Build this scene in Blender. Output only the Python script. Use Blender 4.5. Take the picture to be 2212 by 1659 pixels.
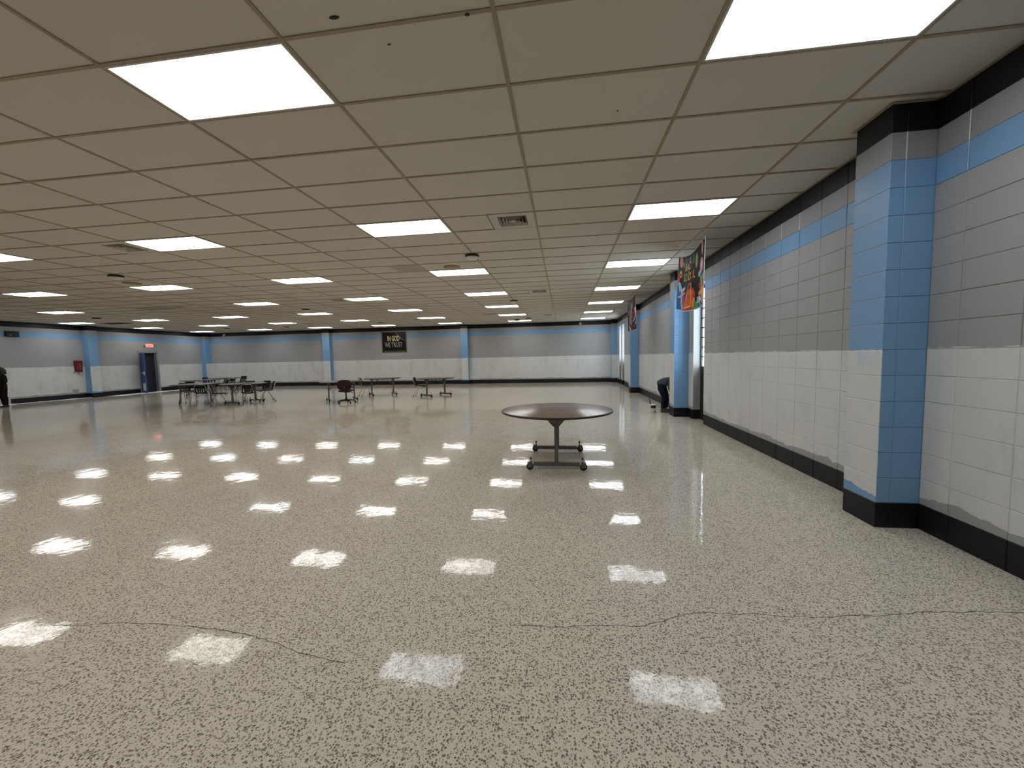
import bpy, bmesh, math, random
from mathutils import Vector, Matrix, noise as mnoise

random.seed(7)
for o in list(bpy.data.objects):
    bpy.data.objects.remove(o, do_unlink=True)
SC = bpy.context.scene
COL = SC.collection

# ------------------------------------------------------------------ camera, world, exposure
FPX = 832.743
CAMZ = 1.43339
MR = ((0.99110355, 0.13132436, -0.02162538),      # right
      (-0.01221056, -0.0720779, -0.99732426),     # down
      (-0.13253169, 0.98871568, -0.06983312))     # forward
cam = bpy.data.cameras.new('camera')
cam.sensor_width = 36.0
cam.sensor_fit = 'HORIZONTAL'
cam.lens = FPX / 2212.0 * 36.0
cam.clip_start = 0.05
cam.clip_end = 200
camo = bpy.data.objects.new('camera', cam)
COL.objects.link(camo)
camo.matrix_world = Matrix(((MR[0][0], -MR[1][0], -MR[2][0], 0.0),
                            (MR[0][1], -MR[1][1], -MR[2][1], 0.0),
                            (MR[0][2], -MR[1][2], -MR[2][2], CAMZ),
                            (0, 0, 0, 1)))
SC.camera = camo

world = bpy.data.worlds.new('world')
SC.world = world
world.use_nodes = True
bg = world.node_tree.nodes['Background']
bg.inputs[0].default_value = (0.82, 0.91, 1.0, 1)     # overcast daylight outside the windows
bg.inputs[1].default_value = 10.0

SC.view_settings.view_transform = 'Standard'
SC.view_settings.look = 'None'
SC.view_settings.gamma = 1.0
SC.view_settings.use_curve_mapping = False
SC.view_settings.exposure = 0.34
try:
    SC.cycles.use_denoising = True
    SC.cycles.max_bounces = 6
    SC.cycles.diffuse_bounces = 4
    SC.cycles.glossy_bounces = 3
    SC.cycles.transparent_max_bounces = 6
    SC.cycles.use_light_tree = False
    SC.cycles.use_adaptive_sampling = True
    SC.cycles.adaptive_threshold = 0.09
    SC.cycles.adaptive_min_samples = 16
    SC.cycles.sample_clamp_indirect = 8.0
    SC.cycles.caustics_reflective = False
    SC.cycles.caustics_refractive = False
except Exception:
    pass

LAMP = 9.0            # radiance of a lit ceiling panel

# ------------------------------------------------------------------ room dimensions
H = 3.25709
COURSE = H / 16.0
XR, XL, YF, YB = 2.779, -21.608, 21.005, -4.6
TW, TD = 1.2192, 0.57553          # ceiling grid pitch
GX, GY = -0.34326, 2.13401        # ceiling grid origin
BL = 0.3838                       # block length
def gx(i): return GX + i * TW
def gy(j): return GY + j * TD

def project(x, y, z):
    v = (x, y, z - CAMZ)
    c = [sum(MR[r][k] * v[k] for k in range(3)) for r in range(3)]
    if c[2] < 0.05:
        return None
    return 1106 + FPX * c[0] / c[2], 829.5 + FPX * c[1] / c[2], c[2]

# ------------------------------------------------------------------ helpers
def tag(o, label=None, cat=None, group=None, kind=None):
    if label: o['label'] = label
    if cat: o['category'] = cat
    if group: o['group'] = group
    if kind: o['kind'] = kind
    return o

def empty(name, loc=(0, 0, 0), rz=0.0, label=None, cat=None, group=None):
    o = bpy.data.objects.new(name, None)
    o.empty_display_size = 0.1
    COL.objects.link(o)
    o.location = loc
    o.rotation_euler = (0, 0, rz)
    return tag(o, label, cat, group)

def link(name, me, parent=None, loc=None, rz=None):
    o = bpy.data.objects.new(name, me)
    COL.objects.link(o)
    if parent is not None:
        o.parent = parent
    if loc is not None: o.location = loc
    if rz is not None: o.rotation_euler = (0, 0, rz)
    return o

def copy_tree(o, parent=None):
    c = o.copy()
    COL.objects.link(c)
    c.parent = parent
    for ch in list(o.children):
        copy_tree(ch, c)
    return c

class MB:
    """collects faces of one mesh"""
    def __init__(s):
        s.v, s.f, s.m, s.sm = [], [], [], []
        s.cur = 0
        s.smooth = False
    def add(s, vs, fs, smooth=None):
        b = len(s.v)
        s.v += [tuple(p) for p in vs]
        for f in fs:
            s.f.append([b + i for i in f])
            s.m.append(s.cur)
            s.sm.append(s.smooth if smooth is None else smooth)
        return s
    def box(s, x0, x1, y0, y1, z0, z1):
        vs = [(x, y, z) for z in (z0, z1) for y in (y0, y1) for x in (x0, x1)]
        return s.add(vs, [(0, 2, 3, 1), (4, 5, 7, 6), (0, 1, 5, 4), (2, 6, 7, 3), (0, 4, 6, 2), (1, 3, 7, 5)])
    def cbox(s, c, d, rz=0.0):
        vs = []
        cs, sn = math.cos(rz), math.sin(rz)
        for z in (-.5, .5):
            for y in (-.5, .5):
                for x in (-.5, .5):
                    px, py = x * d[0], y * d[1]
                    vs.append((c[0] + px * cs - py * sn, c[1] + px * sn + py * cs, c[2] + z * d[2]))
        return s.add(vs, [(0, 2, 3, 1), (4, 5, 7, 6), (0, 1, 5, 4), (2, 6, 7, 3), (0, 4, 6, 2), (1, 3, 7, 5)])
    def tube(s, pts, r, n=8, caps=True, square=False):
        pts = [Vector(p) for p in pts]
        rs = r if isinstance(r, (list, tuple)) else [r] * len(pts)
        rings = []
        up = None
        for i, p in enumerate(pts):
            if i == 0: t = pts[1] - pts[0]
            elif i == len(pts) - 1: t = pts[-1] - pts[-2]
            else: t = (pts[i + 1] - pts[i]).normalized() + (pts[i] - pts[i - 1]).normalized()
            t.normalize()
            if up is None:
                up = Vector((0, 0, 1)) if abs(t.z) < 0.9 else Vector((0, 1, 0))
            a = t.cross(up)
            if a.length < 1e-4:
                a = t.cross(Vector((1, 0, 0)))
            a.normalize()
            b = a.cross(t).normalized()
            up = b
            ring = []
            for k in range(n):
                th = 2 * math.pi * (k + (0.5 if square else 0)) / n
                rr = rs[i] * (math.sqrt(2) if square else 1)
                ring.append(p + a * (math.cos(th) * rr) + b * (math.sin(th) * rr))
            rings.append(ring)
        vs = [q for ring in rings for q in ring]
        fs = []
        for i in range(len(pts) - 1):
            for k in range(n):
                k2 = (k + 1) % n
                fs.append((i * n + k, i * n + k2, (i + 1) * n + k2, (i + 1) * n + k))
        if caps:
            fs.append(tuple(range(n))[::-1])
            fs.append(tuple((len(pts) - 1) * n + k for k in range(n)))
        return s.add(vs, fs, smooth=not square)
    def lathe(s, prof, n=24, c=(0, 0, 0), caps=True, axis='z'):
        vs, fs = [], []
        for (r, z) in prof:
            for k in range(n):
                th = 2 * math.pi * k / n
                p = (r * math.cos(th), r * math.sin(th), z)
                if axis == 'y': p = (p[0], p[2], p[1])
                if axis == 'x': p = (p[2], p[0], p[1])
                vs.append((c[0] + p[0], c[1] + p[1], c[2] + p[2]))
        for i in range(len(prof) - 1):
            for k in range(n):
                k2 = (k + 1) % n
                fs.append((i * n + k, i * n + k2, (i + 1) * n + k2, (i + 1) * n + k))
        if caps:
            fs.append(tuple(range(n))[::-1])
            fs.append(tuple((len(prof) - 1) * n + k for k in range(n)))
        return s.add(vs, fs, smooth=True)
    def ball(s, c, r, n=12, m=8):
        pr = [(max(1e-4, math.sin(math.pi * i / m)), -math.cos(math.pi * i / m)) for i in range(m + 1)]
        rx, ry, rz = r if isinstance(r, (tuple, list)) else (r, r, r)
        vs, fs = [], []
        for (a, z) in pr:
            for k in range(n):
                th = 2 * math.pi * k / n
                vs.append((c[0] + rx * a * math.cos(th), c[1] + ry * a * math.sin(th), c[2] + rz * z))
        for i in range(m):
            for k in range(n):
                k2 = (k + 1) % n
                fs.append((i * n + k, i * n + k2, (i + 1) * n + k2, (i + 1) * n + k))
        return s.add(vs, fs, smooth=True)
    def prism(s, poly, d, axis='y'):
        """poly in the plane, extruded d=(d0,d1) along axis"""
        n = len(poly)
        def P(a, b, t):
            return {'y': (a, t, b), 'x': (t, a, b), 'z': (a, b, t)}[axis]
        vs = [P(a, b, d[0]) for a, b in poly] + [P(a, b, d[1]) for a, b in poly]
        fs = [tuple(range(n))[::-1], tuple(range(n, 2 * n))]
        for k in range(n):
            k2 = (k + 1) % n
            fs.append((k, k2, n + k2, n + k))
        return s.add(vs, fs)
    def grid(s, fn, nu, nv):
        vs = [fn(i / nu, j / nv) for j in range(nv + 1) for i in range(nu + 1)]
        fs = [(j * (nu + 1) + i, j * (nu + 1) + i + 1, (j + 1) * (nu + 1) + i + 1, (j + 1) * (nu + 1) + i)
              for j in range(nv) for i in range(nu)]
        return s.add(vs, fs)
    def mesh(s, name, mats):
        me = bpy.data.meshes.new(name)
        me.from_pydata(s.v, [], s.f)
        for m in (mats if isinstance(mats, (list, tuple)) else [mats]):
            me.materials.append(m)
        me.polygons.foreach_set('material_index', s.m)
        me.polygons.foreach_set('use_smooth', s.sm)
        me.update()
        bm = bmesh.new(); bm.from_mesh(me)
        bmesh.ops.recalc_face_normals(bm, faces=bm.faces)
        bm.to_mesh(me); bm.free()
        return me
    def build(s, name, mats, parent=None, loc=None, rz=None):
        return link(name, s.mesh(name, mats), parent, loc, rz)

# ------------------------------------------------------------------ materials
class G:
    def __init__(s, name):
        s.mat = bpy.data.materials.new(name)
        s.mat.use_nodes = True
        s.nt = s.mat.node_tree
        s.bsdf = s.nt.nodes['Principled BSDF']
    def n(s, typ, **kw):
        nd = s.nt.nodes.new('ShaderNode' + typ)
        for k, v in kw.items():
            setattr(nd, k, v)
        return nd
    def put(s, sock, val):
        if hasattr(val, 'is_linked') or hasattr(val, 'links'):
            s.nt.links.new(val, sock)
        else:
            if isinstance(val, (tuple, list)) and len(val) == 3 and sock.type == 'RGBA':
                val = (*val, 1)
            sock.default_value = val
    def math(s, op, a, b=0.0, c=None, clamp=False):
        nd = s.n('Math', operation=op, use_clamp=clamp)
        s.put(nd.inputs[0], a); s.put(nd.inputs[1], b)
        if c is not None: s.put(nd.inputs[2], c)
        return nd.outputs[0]
    def mix(s, f, a, b, blend='MIX'):
        nd = s.n('Mix', data_type='RGBA', blend_type=blend)
        s.put(nd.inputs[0], f); s.put(nd.inputs[6], a); s.put(nd.inputs[7], b)
        return nd.outputs[2]
    def pos(s):
        return s.n('NewGeometry').outputs['Position']
    def xyz(s, v):
        nd = s.n('SeparateXYZ'); s.put(nd.inputs[0], v)
        return nd.outputs
    def vec(s, x, y, z):
        nd = s.n('CombineXYZ')
        s.put(nd.inputs[0], x); s.put(nd.inputs[1], y); s.put(nd.inputs[2], z)
        return nd.outputs[0]
    def mapping(s, v, scale):
        nd = s.n('Mapping'); s.put(nd.inputs[0], v); nd.inputs['Scale'].default_value = scale
        return nd.outputs[0]
    def noise(s, v, scale, detail=2.0, rough=0.5, dims='3D'):
        nd = s.n('TexNoise', noise_dimensions=dims)
        s.put(nd.inputs['Vector'], v)
        nd.inputs['Scale'].default_value = scale
        nd.inputs['Detail'].default_value = detail
        nd.inputs['Roughness'].default_value = rough
        return nd.outputs['Fac']
    def voro(s, v, scale, feature='F1', rnd=1.0):
        nd = s.n('TexVoronoi', feature=feature)
        s.put(nd.inputs['Vector'], v)
        nd.inputs['Scale'].default_value = scale
        nd.inputs['Randomness'].default_value = rnd
        return nd
    def ramp(s, f, stops):
        nd = s.n('ValToRGB')
        cr = nd.color_ramp
        while len(cr.elements) < len(stops): cr.elements.new(0.5)
        for e, (p, c) in zip(cr.elements, stops):
            e.position = p
            e.color = (*c, 1) if len(c) == 3 else c
        s.put(nd.inputs[0], f)
        return nd.outputs[0]
    def smooth(s, x, a, b):
        nd = s.n('MapRange', interpolation_type='SMOOTHSTEP')
        s.put(nd.inputs[0], x); s.put(nd.inputs[1], a); s.put(nd.inputs[2], b)
        return nd.outputs[0]
    def bump(s, h, strength, dist, normal=None):
        nd = s.n('Bump')
        nd.inputs['Strength'].default_value = strength
        nd.inputs['Distance'].default_value = dist
        s.put(nd.inputs['Height'], h)
        if normal is not None: s.put(nd.inputs['Normal'], normal)
        return nd.outputs[0]
    def set(s, **kw):
        names = dict(color='Base Color', rough='Roughness', metal='Metallic', normal='Normal', spec='Specular IOR Level',
                     coat='Coat Weight', coat_rough='Coat Roughness', emit='Emission Color', estr='Emission Strength',
                     trans='Transmission Weight', ior='IOR', alpha='Alpha', sheen='Sheen Weight', coat_normal='Coat Normal')
        for k, v in kw.items():
            s.put(s.bsdf.inputs[names[k]], v)
        return s.mat

def plain(name, color, rough=0.5, metal=0.0, vary=0.08, scale=12.0, spec=0.5, bump=0.0, coat=0.0):
    """a procedural material: base colour with slight noise variation"""
    g = G(name)
    tc = g.n('TexCoord').outputs['Object']
    f = g.noise(tc, scale, 3.0)
    dk = tuple(c * (1 - vary) for c in color)
    lt = tuple(min(1, c * (1 + vary)) for c in color)
    col = g.ramp(f, [(0.3, dk), (0.7, lt)])
    r = g.math('MULTIPLY_ADD', f, 0.12, rough - 0.06)
    g.set(color=col, rough=r, metal=metal, spec=spec, coat=coat)
    if bump:
        g.set(normal=g.bump(g.noise(tc, scale * 8, 3.0), 0.4, bump))
    return g.mat

GREY = (0.345, 0.345, 0.345)
LGREY = (0.30, 0.30, 0.31)
BLUE = (0.185, 0.345, 0.56)
WHITE = (0.625, 0.632, 0.62)
BLACK = (0.0055, 0.006, 0.009)

def wall_mat(name, axis, base=GREY, primer=True, top_blue=True, courses=False, white_joint=False, base_black=True, hl=COURSE):
    g = G(name)
    x, y, z = g.xyz(g.pos())
    h = y if axis == 'y' else x
    c = base
    if top_blue:
        c = g.mix(g.math('GREATER_THAN', z, 13 * COURSE), c, BLUE)
        c = g.mix(g.math('GREATER_THAN', z, 14 * COURSE), c, LGREY)
    sw = g.vec(h, g.math('MULTIPLY', z, 0.35), 0.37)
    # slight unevenness of the old coat
    c = g.mix(g.math('MULTIPLY', g.noise(sw, 3.0, 4.0), 0.16), c, (0.5, 0.5, 0.5), 'MULTIPLY')
    if primer:
        lo = g.vec(h, 0.0, 3.1)
        top = g.math('MULTIPLY_ADD', g.noise(lo, 2.6, 4.0, 0.7), 0.075, 6.80 * COURSE)
        top = g.math('MULTIPLY_ADD', g.noise(lo, 14.0, 2.0, 0.5), 0.022, top)
        bot = g.math('MULTIPLY_ADD', g.noise(g.vec(h, 7.3, 0.0), 1.7, 4.0, 0.7), 0.19, 0.205 - 0.045)
        bot = g.math('MULTIPLY_ADD', g.noise(g.vec(h, 1.3, 0.0), 9.0, 2.0, 0.5), 0.03, bot)
        m = g.math('MULTIPLY', g.math('LESS_THAN', z, top), g.math('GREATER_THAN', z, bot))
        streak = g.noise(g.vec(h, g.math('MULTIPLY', z, 0.22), 1.0), 4.5, 4.0, 0.6)
        blot = g.noise(g.vec(h, z, 5.0), 1.6, 4.0, 0.6)
        thin = g.math('MULTIPLY', g.smooth(streak, 0.42, 0.72), g.smooth(blot, 0.38, 0.68))
        wc = g.mix(g.math('MULTIPLY', thin, 0.8), WHITE, tuple(v * 1.35 for v in base))
        c = g.mix(m, c, wc)
    if courses:
        fz = g.math('FRACT', g.math('MULTIPLY_ADD', z, 1 / COURSE, 0.5))
        d = g.math('ABSOLUTE', g.math('SUBTRACT', fz, 0.5))
        fh = g.math('FRACT', g.math('MULTIPLY_ADD', h, 1 / (BL if axis == 'y' else 0.4064), 0.5))
        d2 = g.math('ABSOLUTE', g.math('SUBTRACT', fh, 0.5))
        ln = g.math('MAXIMUM', g.math('MULTIPLY', g.math('LESS_THAN', d, 0.026), 0.16), g.math('MULTIPLY', g.math('LESS_THAN', d2, 0.012), 0.08))
        c = g.mix(ln, c, (0.1, 0.1, 0.1))
    if white_joint:
        zz = g.math('MULTIPLY', g.math('GREATER_THAN', z, 14 * COURSE), g.math('LESS_THAN', z, 15 * COURSE))
        zz2 = g.math('MULTIPLY', g.math('GREATER_THAN', z, 13 * COURSE), g.math('LESS_THAN', z, 14 * COURSE))
        wj = g.math('ADD', zz, g.math('MULTIPLY', zz2, 0.30))
        wj = g.math('MULTIPLY', wj, g.smooth(g.noise(g.vec(h, 0.0, 9.0), 1.1, 1.0), 0.38, 0.52))
        c = g.mix(wj, c, (0.85, 0.86, 0.86))
    if base_black:
        c = g.mix(g.math('LESS_THAN', z, COURSE), c, BLACK)
    c = g.mix(g.math('GREATER_THAN', z, 15 * COURSE), c, BLACK)
    fine = g.noise(g.pos(), 90.0, 3.0, 0.6)
    g.set(color=c, rough=g.math('MULTIPLY_ADD', fine, 0.14, 0.38), spec=0.32,
          normal=g.bump(fine, 0.35, 0.004))
    return g.mat

M = {}
M['wall_y'] = wall_mat('painted_block_right', 'y')
M['joint_y'] = wall_mat('painted_mortar_right', 'y')
M['pillar_y'] = wall_mat('painted_pillar_front', 'y', base=BLUE)
M['pillar_side'] = wall_mat('painted_pillar_side', 'x', base=BLUE, primer=False)
M['reveal'] = wall_mat('painted_reveal', 'x', primer=False, top_blue=False)
M['wall_x'] = wall_mat('painted_block_far', 'x', courses=True)
M['pillar_x'] = wall_mat('painted_pillar_far', 'x', base=BLUE, courses=True)
M['pillar_side_y'] = wall_mat('painted_pillar_far_side', 'y', base=BLUE, primer=False, courses=True)
M['wall_left'] = wall_mat('painted_block_left', 'y', courses=True)
M['pillar_left'] = wall_mat('painted_pillar_left', 'y', base=BLUE, courses=True)

# terrazzo
g = G('terrazzo')
p = g.pos()
big = g.noise(p, 0.55, 3.0, 0.6)
base = g.mix(big, (0.565, 0.510, 0.415), (0.635, 0.578, 0.475))
base = g.mix(g.math('MULTIPLY', g.noise(p, 60.0, 2.0), 0.5), base, (0.76, 0.71, 0.62))
v1 = g.voro(p, 105.0)
rnd = g.xyz(v1.outputs['Color'])
rad = g.math('MULTIPLY_ADD', rnd[0], 0.42, 0.22)
spot = g.math('SUBTRACT', 1.0, g.smooth(v1.outputs['Distance'], g.math('MULTIPLY', rad, 0.75), rad))
spotc = g.ramp(rnd[1], [(0.0, (0.075, 0.060, 0.045)), (0.4, (0.15, 0.123, 0.092)), (0.8, (0.25, 0.212, 0.163)), (1.0, (0.36, 0.31, 0.245))])
col = g.mix(g.math('MULTIPLY', spot, 0.92), base, spotc)
v3 = g.voro(g.mapping(p, (1.0, 1.07, 1.0)), 148.0)
r3 = g.xyz(v3.outputs['Color'])
rad3 = g.math('MULTIPLY_ADD', r3[1], 0.42, 0.05)
sp3 = g.math('SUBTRACT', 1.0, g.smooth(v3.outputs['Distance'], g.math('MULTIPLY', rad3, 0.7), rad3))
col = g.mix(g.math('MULTIPLY', sp3, 0.8), col, g.ramp(r3[2], [(0.0, (0.15, 0.127, 0.097)), (0.6, (0.27, 0.232, 0.18)), (1.0, (0.40, 0.352, 0.28))]))
v2 = g.voro(p, 42.0)
r2 = g.xyz(v2.outputs['Color'])
s2 = g.math('MULTIPLY', g.math('SUBTRACT', 1.0, g.smooth(v2.outputs['Distance'], 0.12, 0.19)), g.math('GREATER_THAN', r2[0], 0.93))
col = g.mix(g.math('MULTIPLY', s2, 0.85), col, g.ramp(r2[1], [(0, (0.04, 0.033, 0.028)), (0.6, (0.16, 0.13, 0.09)), (1, (0.60, 0.56, 0.49))]))
wob = g.noise(p, 5.0, 2.0, 0.5)
wob2 = g.noise(p, 38.0, 2.0, 0.5)
pits = g.math('MULTIPLY', spot, -0.5)
hgt = g.math('ADD', g.math('MULTIPLY', wob, 0.26), g.math('MULTIPLY', wob2, 0.030))
nrm = g.bump(g.math('MULTIPLY_ADD', pits, 0.012, hgt), 0.35, 0.012)
wear = g.noise(p, 1.3, 4.0, 0.65)
rg = g.math('MULTIPLY_ADD', g.smooth(wear, 0.35, 0.7), 0.035, 0.018)
dull = g.smooth(g.noise(p, 2.6, 5.0, 0.7), 0.40, 0.66)
scuff = g.smooth(g.noise(g.mapping(p, (1.0, 1.6, 1.0)), 26.0, 5.0, 0.75), 0.40, 0.60)
gl = g.math('MULTIPLY', g.math('MULTIPLY_ADD', dull, 0.75, 0.25), g.math('MULTIPLY_ADD', scuff, 0.7, 0.3))
g.set(color=col, rough=rg, spec=g.math('MULTIPLY_ADD', gl, 0.34, 0.035), normal=nrm)
M['floor'] = g.mat
M['crack'] = plain('crack_dirt', (0.05, 0.04, 0.03), 0.8)

# ceiling tile
g = G('ceiling_tile')
p = g.pos()
obr = g.n('ObjectInfo').outputs['Random']
t = g.mix(g.noise(p, 0.35, 2.0), (0.60, 0.565, 0.50), (0.66, 0.62, 0.555))
t = g.mix(g.math('MULTIPLY', obr, 0.10), t, (0.45, 0.40, 0.33))
pin = g.voro(p, 120.0)
dots = g.math('LESS_THAN', pin.outputs['Distance'], 0.16)
t = g.mix(g.math('MULTIPLY', dots, 0.25), t, (0.2, 0.18, 0.15))
g.set(color=t, rough=0.9, spec=0.2)
M['tile'] = g.mat
M['tile_dark'] = plain('ceiling_tile_stained', (0.33, 0.29, 0.23), 0.9, vary=0.15)
M['tile_hole'] = plain('ceiling_tile_dark', (0.035, 0.034, 0.033), 0.9)
M['tbar'] = plain('grid_bar_paint', (0.33, 0.275, 0.195), 0.55)
M['plenum'] = plain('plenum_dark', (0.05, 0.045, 0.04), 0.9)

def lamp_mat(name, color, strength):
    g = G(name)
    g.set(color=(0.85, 0.87, 0.86), rough=0.35, emit=color, estr=strength * 0.9)
    return g.mat
M['lamp_cool'] = lamp_mat('lens_cool', (0.915, 0.955, 1.0), LAMP)
M['lamp_neutral'] = lamp_mat('lens_neutral', (1.0, 0.972, 0.94), LAMP)
M['lamp_warm'] = lamp_mat('lens_warm', (1.0, 0.955, 0.885), LAMP)
M['lamp_off'] = plain('lens_unlit', (0.23, 0.20, 0.15), 0.4, vary=0.2, scale=2.0)
M['lamp_frame'] = plain('fixture_enamel', (0.55, 0.53, 0.48), 0.4)
M['vent'] = plain('vent_enamel', (0.56, 0.52, 0.46), 0.45)
M['vent_dark'] = plain('vent_throat', (0.02, 0.02, 0.02), 0.8)
M['return'] = plain('return_grille_grey', (0.50, 0.46, 0.40), 0.6)
M['tan'] = plain('speaker_grille_tan', (0.36, 0.26, 0.13), 0.6)
M['white_plastic'] = plain('white_plastic', (0.72, 0.70, 0.64), 0.4)
M['black_plastic'] = plain('black_plastic', (0.012, 0.012, 0.013), 0.45)
M['chrome'] = plain('worn_chrome', (0.60, 0.60, 0.58), 0.25, metal=1.0)
M['steel'] = plain('grey_steel', (0.15, 0.15, 0.145), 0.45, metal=0.6)
M['rubber'] = plain('black_rubber', (0.012, 0.012, 0.013), 0.55)
M['navy_plastic'] = plain('navy_plastic', (0.004, 0.006, 0.012), 0.5, spec=0.25)
M['edge_black'] = plain('black_edge_band', (0.02, 0.018, 0.017), 0.45)
M['maroon'] = plain('maroon_fabric', (0.022, 0.0035, 0.0055), 0.9, bump=0.001)
g = G('brown_laminate')
tc = g.n('TexCoord').outputs['Object']
f = g.noise(g.mapping(tc, (2.0, 26.0, 2.0)), 1.6, 4.0, 0.6)
g.set(color=g.ramp(f, [(0.3, (0.15, 0.095, 0.072)), (0.7, (0.215, 0.142, 0.110))]),
      rough=g.math('MULTIPLY_ADD', g.noise(tc, 5.0, 3.0), 0.10, 0.14), spec=0.5)
M['laminate'] = g.mat
M['under'] = plain('brown_backer', (0.06, 0.035, 0.018), 0.7)
M['frame_dark'] = plain('dark_bronze_frame', (0.018, 0.017, 0.017), 0.4)
g = G('window_glass')
tc = g.n('TexCoord').outputs['Object']
tr = g.n('BsdfTransparent'); tr.inputs[0].default_value = (0.93, 0.96, 0.97, 1)
g.set(color=(0.9, 0.95, 1.0), rough=g.math('MULTIPLY', g.noise(tc, 3.0), 0.04), spec=0.5)
mxs = g.n('MixShader'); mxs.inputs[0].default_value = 0.92
out = g.nt.nodes['Material Output']
g.nt.links.new(g.bsdf.outputs[0], mxs.inputs[1]); g.nt.links.new(tr.outputs[0], mxs.inputs[2]); g.nt.links.new(mxs.outputs[0], out.inputs[0])
M['glass'] = g.mat
M['door_blue'] = plain('door_blue_paint', (0.028, 0.075, 0.24), 0.4)
M['room_dark'] = plain('dark_room_navy', (0.006, 0.007, 0.020), 0.7)
M['door_frame'] = plain('door_frame_grey', (0.25, 0.255, 0.28), 0.45)
M['red_box'] = plain('red_enamel', (0.13, 0.006, 0.010), 0.5, spec=0.3)
M['white_paint'] = plain('white_paint', (0.75, 0.75, 0.74), 0.5)
M['grey_joint'] = plain('pale_blue_joint', (0.45, 0.55, 0.66), 0.6)
M['grey_patch'] = plain('grey_patch', (0.33, 0.33, 0.32), 0.6)
M['cloth_white'] = plain('white_dropcloth', (0.74, 0.74, 0.72), 0.85, bump=0.004)
M['denim'] = plain('dark_denim', (0.010, 0.014, 0.030), 0.85, spec=0.1)
M['shirt'] = plain('grey_blue_shirt', (0.045, 0.055, 0.075), 0.85)
M['skin'] = plain('skin', (0.20, 0.10, 0.065), 0.55)
M['shoe'] = plain('brown_shoe', (0.06, 0.028, 0.02), 0.6)
M['black_cloth'] = plain('black_clothing', (0.006, 0.006, 0.007), 0.9, spec=0.1)
M['trousers'] = plain('dark_brown_trousers', (0.012, 0.006, 0.006), 0.9, spec=0.1)
M['hair'] = plain('dark_hair', (0.012, 0.007, 0.006), 0.5)
g = G('exit_sign_face')
g.set(color=(0.8, 0.3, 0.28), rough=0.4, emit=(1.0, 0.36, 0.34), estr=0.75)
M['exit_face'] = g.mat
g = G('exit_sign_letter')
g.set(color=(0.7, 0.02, 0.02), rough=0.4, emit=(1.0, 0.05, 0.05), estr=0.9)
M['exit_red'] = g.mat
def cmat(name, rgb, rough=0.7):
    if name not in M:
        M[name] = plain(name, rgb, rough, vary=0.12, scale=20.0, spec=0.08)
    return M[name]

# ------------------------------------------------------------------ structure: floor
mb = MB().box(XL - 0.3, XR + 0.4, YB - 0.3, YF + 0.3, -0.12, 0.0)
floor = tag(mb.build('floor', M['floor']), 'glossy beige speckled terrazzo floor', None, None, 'structure')

def ribbon(pts, w, z):
    # jagged dark crack following pts
    r = random.Random(len(pts))
    fine = []
    for a, b in zip(pts[:-1], pts[1:]):
        for k in range(4):
            t = k / 4
            fine.append((a[0] + (b[0] - a[0]) * t + r.uniform(-.008, .008), a[1] + (b[1] - a[1]) * t + r.uniform(-.008, .008)))
    fine.append(pts[-1])
    vs, fs = [], []
    for i, (x, y) in enumerate(fine):
        ww = w * r.uniform(0.3, 1.0)
        vs += [(x, y - ww, z), (x, y + ww, z)]
        if i: fs.append((2 * i - 2, 2 * i, 2 * i + 1, 2 * i - 1))
    return MB().add(vs, fs)
C1 = [(-2.837, 1.683), (-2.639, 1.715), (-2.52, 1.738), (-2.326, 1.75), (-2.135, 1.762), (-1.996, 1.755), (-1.871, 1.757), (-1.72, 1.744), (-1.59, 1.72), (-1.458, 1.688), (-1.324, 1.647), (-1.19, 1.631), (-1.047, 1.612)]
C2 = [(-0.289, 1.944), (-0.156, 1.961), (-0.009, 1.966), (0.162, 1.998), (0.33, 2.001), (0.417, 2.024), (0.495, 2.053), (0.592, 2.108), (0.674, 2.139), (0.753, 2.158), (0.874, 2.159), (1.044, 2.168), (1.207, 2.17), (1.351, 2.181), (1.552, 2.212), (1.682, 2.222), (1.812, 2.261), (1.961, 2.28), (2.133, 2.301), (2.306, 2.322), (2.72, 2.35)]
ribbon(C1, 0.0028, 0.0006).build('crack', M['crack'], floor)
ribbon(C2, 0.0028, 0.0006).build('crack', M['crack'], floor)

# ------------------------------------------------------------------ structure: ceiling
mb = MB().box(XL - 0.3, XR + 0.4, YB - 0.3, YF + 0.3, H + 0.30, H + 0.42)
ceiling = tag(mb.build('ceiling', M['plenum']), 'suspended ceiling of beige tiles in a brown grid', None, None, 'structure')
I0, I1, J0, J1 = -18, 3, -12, 33
LIGHT_COLS = [1, -2, -5, -8, -11, -14, -17]
LIGHT_ROWS = [-5, 0, 5, 10, 15, 20, 25, 30]
def in_view(i, j):
    q = project(gx(i + .5), gy(j + .5), H)
    return q is not None and -60 < q[0] < 2270 and -60 < q[1] < 1659
light_cells = {(i, j) for i in LIGHT_COLS for j in LIGHT_ROWS if in_view(i, j) or (i >= -8 and j <= 5)}
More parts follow.
